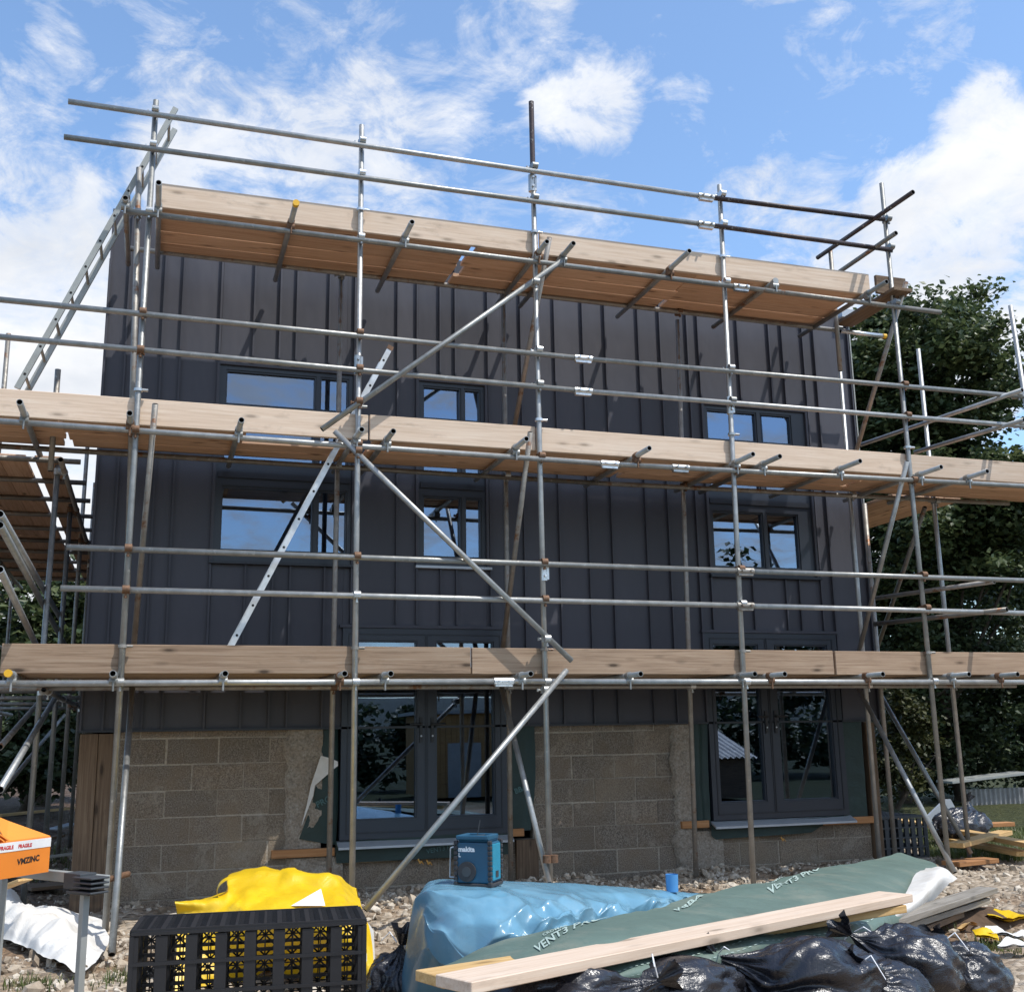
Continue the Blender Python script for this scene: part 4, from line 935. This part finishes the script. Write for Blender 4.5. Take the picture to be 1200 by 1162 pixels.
# --- crates
def crate(name,lab,o3,ux,uy,w,d,h,nx,ny,nz,mat,cat='crate'):
    root=empty(name,o3,lab,cat); o3=Vector(o3); uz=Vector((0,0,1))
    P=lambda x,y,z:o3+ux*x+uy*y+uz*z
    def wall(name_,y,diag):
        m=MB()
        for i in range(nx+1):
            x=w*i/nx; ww=.052 if i not in (0,nx) else .03
            m.obox(P(min(max(x,.015),w-.015),y,h/2),ux,uy,uz,ww/2,.012,h/2-.013)
        for k in range(nz+1): m.obox(P(w/2,y-.004*(1 if y<d/2 else -1),h*k/nz),ux,uy,uz,w/2+.004,.013,.007)
        if diag:
            for i in range(nx):
                for k in range(nz):
                    a=P(w*i/nx,y,h*k/nz);b=P(w*(i+1)/nx,y,h*(k+1)/nz);c_=P(w*(i+1)/nx,y,h*k/nz);e=P(w*i/nx,y,h*(k+1)/nz); 
                    m.bar(a,b,.008,.006,uy);m.bar(c_,e,.008,.006,uy); m.bar((a+c_)/2,(b+e)/2,.006,.006,uy); m.bar((a+e)/2,(b+c_)/2,.006,.006,uy)
        m.build(name_,M[mat],root)
    wall('front_panel',0,False); wall('back_panel',d,True); wall('inner_panel',d*.5,True)
    m=MB()
    for i in range(nx+1): # cross dividers seen end-on
        x=min(max(w*i/nx,.01),w-.01)
        for k in range(nz+1): m.obox(P(x,d/2,h*k/nz),ux,uy,uz,.006,d/2-.015,.008)
        for j in range(1,ny): m.obox(P(x,d*j/ny,h/2),ux,uy,uz,.01,.008,h/2-.02)
    m.build('divider',M[mat],root)
    m=MB() # lattice top
    for i in range(nx*2+1): m.obox(P(w*i/(nx*2),d/2,h+.008),ux,uy,uz,.006 if i%2 else .011,d/2,.006)
    K=ny*5
    for j in range(K+1):
        for i in range(nx*2):
            y=d*j/K; a=P(w*i/(nx*2),y,h+.008); b=P(w*(i+.5)/(nx*2),min(d,y+.018),h+.008); c_=P(w*(i+1)/(nx*2),y,h+.008); m.bar(a,b,.007,.01); m.bar(b,c_,.007,.01)
    m.obox(P(w/2,-.002,h+.008),ux,uy,uz,w/2,.008,.010); m.obox(P(w/2,d+.002,h+.008),ux,uy,uz,w/2,.008,.010)
    m.build('lattice_top',M[mat],root)
    for s,x in (('side_panel',.0),('side_panel',w)):
        m=MB()
        for j in range(ny+1): m.obox(P(x,d*j/ny,h/2),ux,uy,uz,.01,.016,h/2-.01)
        for k in range(nz+1): m.obox(P(x,d/2,h*k/nz),ux,uy,uz,.012,d/2,.008)
        m.build(s,M[mat],root)
    return root
h=.52; A=at(155,1094,Z=h); ux=Vector((math.cos(R(-6)),math.sin(R(-6)),0)); uy=Vector((-ux.y,ux.x,0)); B0=at(427,1089,Z=h); k_=(B0-CAM); w_=((A-CAM).cross(k_).z)/(k_.cross(ux).z); Cc=at(171,1068,Z=h); dpt=.42; print('CRATE',A,w_,Cc,(Cc-A).dot(uy))
crate('drainage_crate','black plastic lattice drainage crate in the left foreground in front of the yellow bag',(A.x,A.y,0.0),ux,uy,w_,dpt,h,8,3,4,'blackp')
A=at(1030,1006,Z=.05); e=Vector((1,.05,0)).normalized(); 
crate('drainage_crate','dark drainage crate standing past the right corner of the house',(8.17,.25,.0),e,Vector((-e.y,e.x,0)),.62,.9,.42,7,3,4,'dgrey')
# --- yellow bag
yb=px3([[(215,1085,.05),(262,1080,.05),(300,1075,.05),(350,1075,.05),(400,1080,.05),(428,1090,.05)],
 [(205,1055,.42),(262,1046,.44),(270,1028,.50),(325,1021,.53),(385,1028,.50),(418,1038,.42)],
 [(208,1070,.36),(262,1062,.40),(285,1045,.46),(335,1040,.48),(392,1048,.44),(424,1066,.34)],
 [(208,1090,.28),(262,1085,.30),(300,1080,.34),(345,1078,.36),(400,1085,.32),(434,1098,.22)],
 [(205,1160,.0),(262,1150,.0),(300,1145,.0),(350,1145,.0),(410,1150,.0),(442,1170,.0)]])
ytag=patch(yb,90,60,lambda u,v,p:Vector((0,-.5,.8))*(crumple(p,.055,3.4,14,6)+crumple(p,.022,8.,15,5))).build('bulk_bag',M['yellow']); tag(ytag,'crumpled bright yellow woven bulk bag behind the black crate','bag')
m=MB(); q=lambda x,y,z:at(x,y,Z=z)+Vector((0,-.035,.02)); m.add([q(340,1064,.40),q(375,1044,.475),q(380,1064,.40)],[(0,1,2)]); o=m.build('printed_triangle',M['white']); o.parent=ytag
hc=at(272,1043,Z=.47); hp=[hc+Vector((-.09*math.sin(a_*math.pi/12),0,.075*math.cos(a_*math.pi/12))) for a_ in range(0,13)]
m=patch([[q_+Vector((0,-.06,0)) for q_ in hp],[q_+Vector((0,-.01,.012)) for q_ in hp],[q_+Vector((0,.04,0)) for q_ in hp]],40,8)
o=m.build('handle',M['yellow']); o.parent=ytag
sp=px3([[(423,1085,.25),(430,1080,.22),(438,1090,.15)],[(427,1110,.2),(436,1115,.14),(440,1125,.1)],[(430,1135,.1),(443,1140,.06),(446,1150,.03)]]); tag(patch(sp,8,8).build('sheet_scrap',M['white_sheet']),'pale plastic scrap hanging at the right side of the yellow bag','sheet')
# --- white sheet on the ground, left
ws=px3([[(-30,1040,.10),(10,1050,.10),(30,1064,.08),(60,1062,.14),(90,1070,.10),(118,1076,.06)],
 [(-30,1060,.13),(10,1070,.14),(40,1078,.13),(70,1080,.16),(95,1084,.11),(122,1085,.05)],
 [(-30,1085,.08),(10,1092,.07),(40,1095,.10),(70,1100,.10),(100,1103,.08),(128,1102,.03)],
 [(-30,1098,.03),(15,1105,.03),(45,1118,.03),(70,1128,.05),(92,1140,.03),(112,1128,.03)]])
tag(patch(ws,80,50,lambda u,v,p:Vector((0,0,1))*max(-.03,crumple(p,.14,3.6,31,6)*min(1,.2+v*6,.2+(1-v)*6,.2+(1-u)*6)+.01)).build('plastic_sheet',M['white_sheet']),'crumpled white plastic sheet on the ground at the foot of the left standards','sheet')
# --- work stand and orange carton
hz=.60; Pk=at(100,1042,Z=hz); root=empty('work_stand',(Pk.x,Pk.y,0),'grey metal work stand with a ribbed plastic head carrying the orange carton','work stand')
ux=(at(125,1020,Z=hz+.07)-at(60,1014,Z=hz+.07)).normalized(); ux.z=0; ux.normalize(); uy=Vector((-ux.y,ux.x,0)); uz=Vector((0,0,1))
MB().obox(Pk+Vector((0,0,.045))-ux*.42+uy*.06,ux,uy,uz,.52,.02,.028).build('beam',M['lgrey'],root,bevel=.004)
m=MB().obox(Pk+Vector((0,0,.045))-ux*.055,ux,uy,uz,.075,.05,.04)
for k in range(4): m.obox(Pk+Vector((0,0,-.005+k*.024))+ux*.06-uy*.01,ux,uy,uz,.085,.055,.005)
m.obox(Pk+Vector((0,0,-.012)),ux,uy,uz,.10,.05,.008); m.build('head',M['dgrey'],root,bevel=.003)
MB().obox(Pk+Vector((0,0,-hz/2-.01)),ux,uy,uz,.019,.019,hz/2-.012).build('leg',M['lgrey'],root,bevel=.003)
MB().obox(Pk-ux*.9+uy*.06+Vector((0,0,-hz/2+.008)),ux,uy,uz,.019,.019,hz/2-.012).build('leg',M['lgrey'],root,bevel=.003)
hb=.675; Cr=at(56,1021,Z=hb); Cl=at(-62,1040,Z=hb); bxu=(Cr-Cl); L=bxu.length; bxu.normalize(); byu=Vector((-bxu.y,bxu.x,0)); D_=.26; Hh=.185
root=empty('carton',(Cr+Cl)/2+byu*D_/2,'open orange carton with white tape standing on the grey work stand','carton')
P=lambda x,y,z:Cl+bxu*x+byu*y+uz*z
m=MB(); tk=.005
m.obox(P(L/2,0,Hh/2),bxu,byu,uz,L/2,tk,Hh/2); m.obox(P(L/2,D_,Hh/2),bxu,byu,uz,L/2,tk,Hh/2); m.obox(P(L,D_/2,Hh/2),bxu,byu,uz,tk,D_/2,Hh/2); m.obox(P(0,D_/2,Hh/2),bxu,byu,uz,tk,D_/2,Hh/2); m.obox(P(L/2,D_/2,0.004),bxu,byu,uz,L/2,D_/2,.004); m.build('carton_body',M['carton'],root)
for k,(x0,x1,tilt) in enumerate(((.36,L,.085),)):
    m=MB(); m.add([P(x0,.0,Hh),P(L,.0,Hh),P(L-.10,D_*.8,Hh+tilt),P(x0+.08,D_*.8,Hh+tilt*1.6),P(x0,.0,Hh+.006),P(L,.0,Hh+.006),P(L-.10,D_*.8,Hh+tilt+.006),P(x0+.08,D_*.8,Hh+tilt*1.6+.006)],[(0,3,2,1),(4,5,6,7),(0,1,5,4),(1,2,6,5),(2,3,7,6),(3,0,4,7)]); m.build('flap',M['carton_in'],root)
for k in range(4):
    m=MB(); x=.38-.035*k; m.add([P(x,.0,Hh+.004),P(x+.004,D_*.7,Hh),P(x-.13,D_*.7,Hh+.10),P(x-.13,.02,Hh+.085),P(x+.006,.0,Hh+.008),P(x+.01,D_*.7,Hh+.006),P(x-.124,D_*.7,Hh+.106),P(x-.124,.02,Hh+.091)],[(0,3,2,1),(4,5,6,7),(0,1,5,4),(1,2,6,5),(2,3,7,6),(3,0,4,7)]); m.build('flap',M['carton_in'],root)
m=MB().obox(P(L/2,-.0062,Hh-.026),bxu,byu,uz,L/2+.001,.001,.024); m.build('tape',M['tape'],root)
t=MB()
for x in (.15,.31,.44): text_on('FRAGILE',.026,lambda a,b,x=x:P(x+a,-.0082,Hh-.037+b),.0012,0,t)
t.build('tape_print',M['red'],root)
text_on('VMZINC',.042,lambda a,b:P(L-.235+a,-.0068,.062+b+a*.05),.0016).build('lettering',M['ink'],root)
pboard((-10,1045,.35),(30,1030,.45),.12,.02,'wood_yel','pale offcut leaning under the orange carton')
# small bits near the left back
pboard((30,1040,.06),(72,1036,.06),.35,.03,'wood_post','red brown board lying flat behind the work stand')
pboard((0,955,.35),(100,945,.3),.06,.04,'wood_yel','thin pale batten on the spoil bank behind the side scaffold')
for i,(px,py,l,w__,a_,mt,lb) in enumerate(((40,985,.7,.15,.4,'wood_post','dark broken plank on the spoil left of the corner post'),(85,1000,.5,.1,-.5,'wood_grey','grey plank fragment nearest the corner post'),(20,1000,.6,.12,1.1,'wood_grey','grey plank fragment behind the orange carton'),(75,968,.35,.2,.9,'sill','pale slab on the spoil bank left of the corner post'))):
    P_=at(px,py,Z=.2); d_=Vector((math.cos(a_),math.sin(a_),.12))*l/2; o=board('debris_board',P_-d_,P_+d_,w__,.03,mt); tag(o,lb,'board')
# --- right background things
P_=at(1137,1013,Z=.0); o=board('sole_board',P_+Vector((-.28,-.05,.03)),P_+Vector((.3,.06,.03)),.23,.045,'wood_batten'); tag(o,'reddish sole board under the foot of the rear right standard','board')
rs2=random.Random(5)
for i,(l,r,z,mt,lb) in enumerate((((1042,960),(1130,972),.12,'wood_yel','flat pale plank on the grass behind the front standard'),((1095,968),(1210,990),.18,'wood_yel','thick yellow timber sloping to the right edge'),((1110,983),(1200,1000),.08,'wood_yel','lowest yellow timber of the pile at the right edge'),((1120,990),(1178,975),.20,'wood_yel','yellow timber lying crosswise on the pile'),((1105,968),(1185,965),.17,'wood_batten','thin orange batten across the top of the timber pile'))):
    A=at(l[0],l[1],Z=z);B=at(r[0],r[1],Z=z); B=A+(B-A)*min(1,3.2/(B-A).length); o=board('timber_plank',A,B,.16,.05,mt); tag(o,lb,'timber')
Ys=7.0
A=at(1136,962,Y=Ys); B=at(1198,955,Y=Ys); zt=at(1150,924,Y=Ys).z; zr=at(1150,916,Y=Ys).z
root=empty('lean_to_shed',((A.x+B.x)/2,Ys+1,0),'low lean-to with grey corrugated iron front under the dark trees','shed')
m=MB(); V=[]; nn=72; z0_=-.1
for k in range(nn+1):
    x=A.x+(B.x+.1-A.x)*k/nn; yy=Ys+.03*math.sin(k*math.pi/3); V+=[(x,yy,z0_),(x,yy,zt)]
m.add(V,[(2*k,2*k+2,2*k+3,2*k+1) for k in range(nn)],True); m.build('corrugated_front',M['corr'],root)
xl=at(1108,920,Y=Ys).x
MB().add([(xl,Ys-.2,zr),(B.x+.1,Ys-.2,zr+.12),(B.x+.1,Ys+.25,zr+.13),(xl,Ys+.25,zr+.01),(xl,Ys-.2,zr+.04),(B.x+.1,Ys-.2,zr+.16),(B.x+.1,Ys+.25,zr+.17),(xl,Ys+.25,zr+.05)],[(0,3,2,1),(4,5,6,7),(0,1,5,4),(1,2,6,5),(2,3,7,6),(3,0,4,7)]).build('roof',M['lgrey'],root)
MB().box((xl,Ys+.2,-.1),(xl+.06,Ys+.24,zr)).build('post',M['wood_post'],root)
V=px3([[(1086,958,.35),(1098,948,.5),(1112,936,.7)],[(1086,962,.3),(1100,962,.3),(1118,945,.55)]]); 
c0=[at(1085,958,Y=3.6),at(1108,936,Y=3.6),at(1114,936,Y=3.6),at(1119,945,Y=3.6),at(1112,962,Y=3.6),at(1086,964,Y=3.6)]
m=MB(); m.add(c0+[v+Vector((0,.04,0)) for v in c0],[tuple(range(6)),tuple(range(11,5,-1))]+[(i,6+i,6+(i+1)%6,(i+1)%6) for i in range(6)]); o=m.build('plasterboard_offcut',M['sill'],origin=c0[4]); tag(o,'pale grey sheet offcut propped behind the timber pile','board')
binbag(1126,968,.22,.26,(1.5,.8,.8),(.3,.2,.8),41.,'black sheeted heap in front of the corrugated lean-to',False,None)
# yellow offcuts, right foreground
for i,(px,py,a_,s_,mt,lb) in enumerate(((1180,1075,.4,.22,'yellow','yellow torn sack scrap at the right edge'),(1155,1098,1.1,.12,'yellow','small yellow foam lump beside the grass tuft'),(1132,1086,.2,.09,'wood_yel','pale chip of insulation by the plank ends'),(1178,1097,2.2,.16,'white_sheet','white scrap of sheet near the right edge'),(1190,1108,.2,.12,'white_sheet','smaller white scrap by the bottom right grass'))):
    P_=at(px,py,Z=.03); m=MB(); V=[]; n_=9
    for j in range(5):
        for k in range(n_):
            u=(k/(n_-1)-.5)*s_*1.6; v=(j/4-.5)*s_; w=noise.noise(Vector((u*9+i*5,v*9,i)))*.06+.03; V.append((P_.x+u*math.cos(a_)-v*math.sin(a_),P_.y+u*math.sin(a_)+v*math.cos(a_),.02+abs(w)))
    V2=[Vector(v)-Vector((0,0,.012)) for v in V]; q=len(V)
    fs=[(j*n_+k,j*n_+k+1,(j+1)*n_+k+1,(j+1)*n_+k) for j in range(4) for k in range(n_-1)]
    m.add(V+V2,fs+[tuple(x+q for x in f[::-1]) for f in fs],True); o=m.build('scrap',M[mt],origin=P_); tag(o,lb,'scrap')
# soil mound under the planks at right
m=MB(); c=at(1100,1068,Z=.05); V=[]; nn=28
for j in range(nn+1):
    for i in range(nn+1):
        x=(i/nn-.5)*1.7; y=(j/nn-.5)*1.0; d=math.hypot(x/.85,y/.5); hh=max(0,1-d)**.8*.17+.05*noise.fractal(Vector((x*3,y*3,7)),.8,2.1,4)*max(0,1-d)-.05*(d>.9); V.append((c.x+x,c.y+y,gh(c.x+x,c.y+y)+hh-.01))
m.add(V,[(j*(nn+1)+i,j*(nn+1)+i+1,(j+1)*(nn+1)+i+1,(j+1)*(nn+1)+i) for j in range(nn) for i in range(nn)],True)
tag(m.build('soil_mound',m_plain('dark_soil',(.10,.065,.042),.95,0,.45,9,1.,.2)),'low mound of dark soil under the ends of the grey planks','soil',kind='stuff')
# ================================================================ LIGHT
EL,AZ=R(61),R(42)     # azimuth from -Y towards +X
sd=Vector((math.sin(AZ)*math.cos(EL),-math.cos(AZ)*math.cos(EL),math.sin(EL)))
sun=bpy.data.objects.new('sun',bpy.data.lights.new('sun','SUN')); COL.objects.link(sun); sun.data.energy=2.8; sun.data.angle=R(.5); sun.data.color=(1,.965,.91)
sun.rotation_mode='QUATERNION'; sun.rotation_quaternion=Vector((0,0,1)).rotation_difference(sd); sun.location=(8,-8,20)
wd=bpy.data.worlds.new('World'); scn.world=wd; wd.use_nodes=True; nt=wd.node_tree; N_=nt.nodes; L_=nt.links; bg=N_['Background']
class WT(NT):
    def __init__(s): s.t=nt; s.n=nt.nodes; s.l=nt.links
w=WT()
sky=w.add('ShaderNodeTexSky',sky_type='NISHITA'); sky.sun_disc=False; sky.sun_elevation=EL; sky.sun_rotation=math.atan2(sd.x,sd.y); sky.air_density=1.0; sky.dust_density=.8; sky.ozone_density=1.6
tc=w.add('ShaderNodeTexCoord'); dirv=tc.outputs['Generated']
sep=w.add('ShaderNodeSeparateXYZ'); L_.new(dirv,sep.inputs[0])
zz=w.math('ADD',w.math('MAXIMUM',sep.outputs[2],0.),.22)
cmb=w.add('ShaderNodeCombineXYZ'); L_.new(w.math('DIVIDE',sep.outputs[0],zz),cmb.inputs[0]); L_.new(w.math('DIVIDE',sep.outputs[1],zz),cmb.inputs[1]); cmb.inputs[2].default_value=.3
cv=cmb.outputs[0]
n1=w.noise(cv,3.4,10,.66,.5); n2=w.noise(cv,11,8,.68,.6)
dens=w.math('MULTIPLY_ADD',n2,.44,w.math('MULTIPLY',n1,.58))
# where the banks of cloud stand (directions on the sky)
blobs=[(40,340,120,.26),(-60,200,150,.10),(60,440,110,.32),(270,215,110,.17),(420,205,130,.16),(520,130,100,.12),(570,45,80,.12),(330,70,150,.045),(700,105,60,.15),(720,60,40,.08),(1110,300,110,.22),(1190,200,80,.22),(1040,330,75,.20),(1180,420,90,.26),(1100,45,60,.12),(860,0,30,.14),(900,300,90,.12),(90,80,50,.10),(1000,480,200,.25),(20,600,200,.3)]
wn=w.add('ShaderNodeTexNoise'); wn.inputs['Scale'].default_value=5.; wn.inputs['Detail'].default_value=5; L_.new(dirv,wn.inputs['Vector'])
va=w.add('ShaderNodeVectorMath',operation='MULTIPLY_ADD'); L_.new(wn.outputs['Color'],va.inputs[0]); va.inputs[1].default_value=(.22,.22,.22); L_.new(dirv,va.inputs[2])
vs_=w.add('ShaderNodeVectorMath',operation='SUBTRACT'); L_.new(va.outputs[0],vs_.inputs[0]); vs_.inputs[1].default_value=(.11,.11,.11)
vn=w.add('ShaderNodeVectorMath',operation='NORMALIZE'); L_.new(vs_.outputs[0],vn.inputs[0]); wdir=vn.outputs[0]
acc=None
for px,py,rp,amp in blobs:
    d=ray(px,py).normalized(); vm=w.add('ShaderNodeVectorMath',operation='DOT_PRODUCT'); L_.new(wdir,vm.inputs[0]); vm.inputs[1].default_value=d
    cr=math.cos(rp*1.25/F); mr=w.add('ShaderNodeMapRange'); mr.interpolation_type='SMOOTHSTEP'; mr.inputs['From Min'].default_value=cr; mr.inputs['From Max'].default_value=1-(1-cr)*.08; mr.inputs['To Min'].default_value=0; mr.inputs['To Max'].default_value=amp; L_.new(vm.outputs['Value'],mr.inputs['Value'])
    acc=mr.outputs[0] if acc is None else w.math('MAXIMUM',acc,mr.outputs[0])
# clouds behind the camera too
bk=w.add('ShaderNodeMapRange'); bk.inputs['From Min'].default_value=.1; bk.inputs['From Max'].default_value=-.5; bk.inputs['To Min'].default_value=0; bk.inputs['To Max'].default_value=.12; L_.new(sep.outputs[1],bk.inputs['Value'])
acc=w.math('MAXIMUM',acc,bk.outputs[0])
den=w.math('ADD',dens,acc)
cl=w.ramp(den,[(.565,0.),(.62,.28),(.69,.78),(.80,1.)])
cc=w.ramp(w.noise(cv,3.7,6,.6),[(.3,(3.3,3.5,3.85)),(.65,(4.5,4.55,4.65))])
skc=w.mix(1.,sky.outputs[0],(.98,1.08,1.13),'MULTIPLY')
fin=w.mix(cl,skc,cc)
L_.new(fin,bg.inputs['Color']); bg.inputs['Strength'].default_value=.15
scn.view_settings.view_transform='Standard'; scn.view_settings.look='None'; scn.view_settings.exposure=.62; scn.view_settings.gamma=1
scn.render.engine='CYCLES'
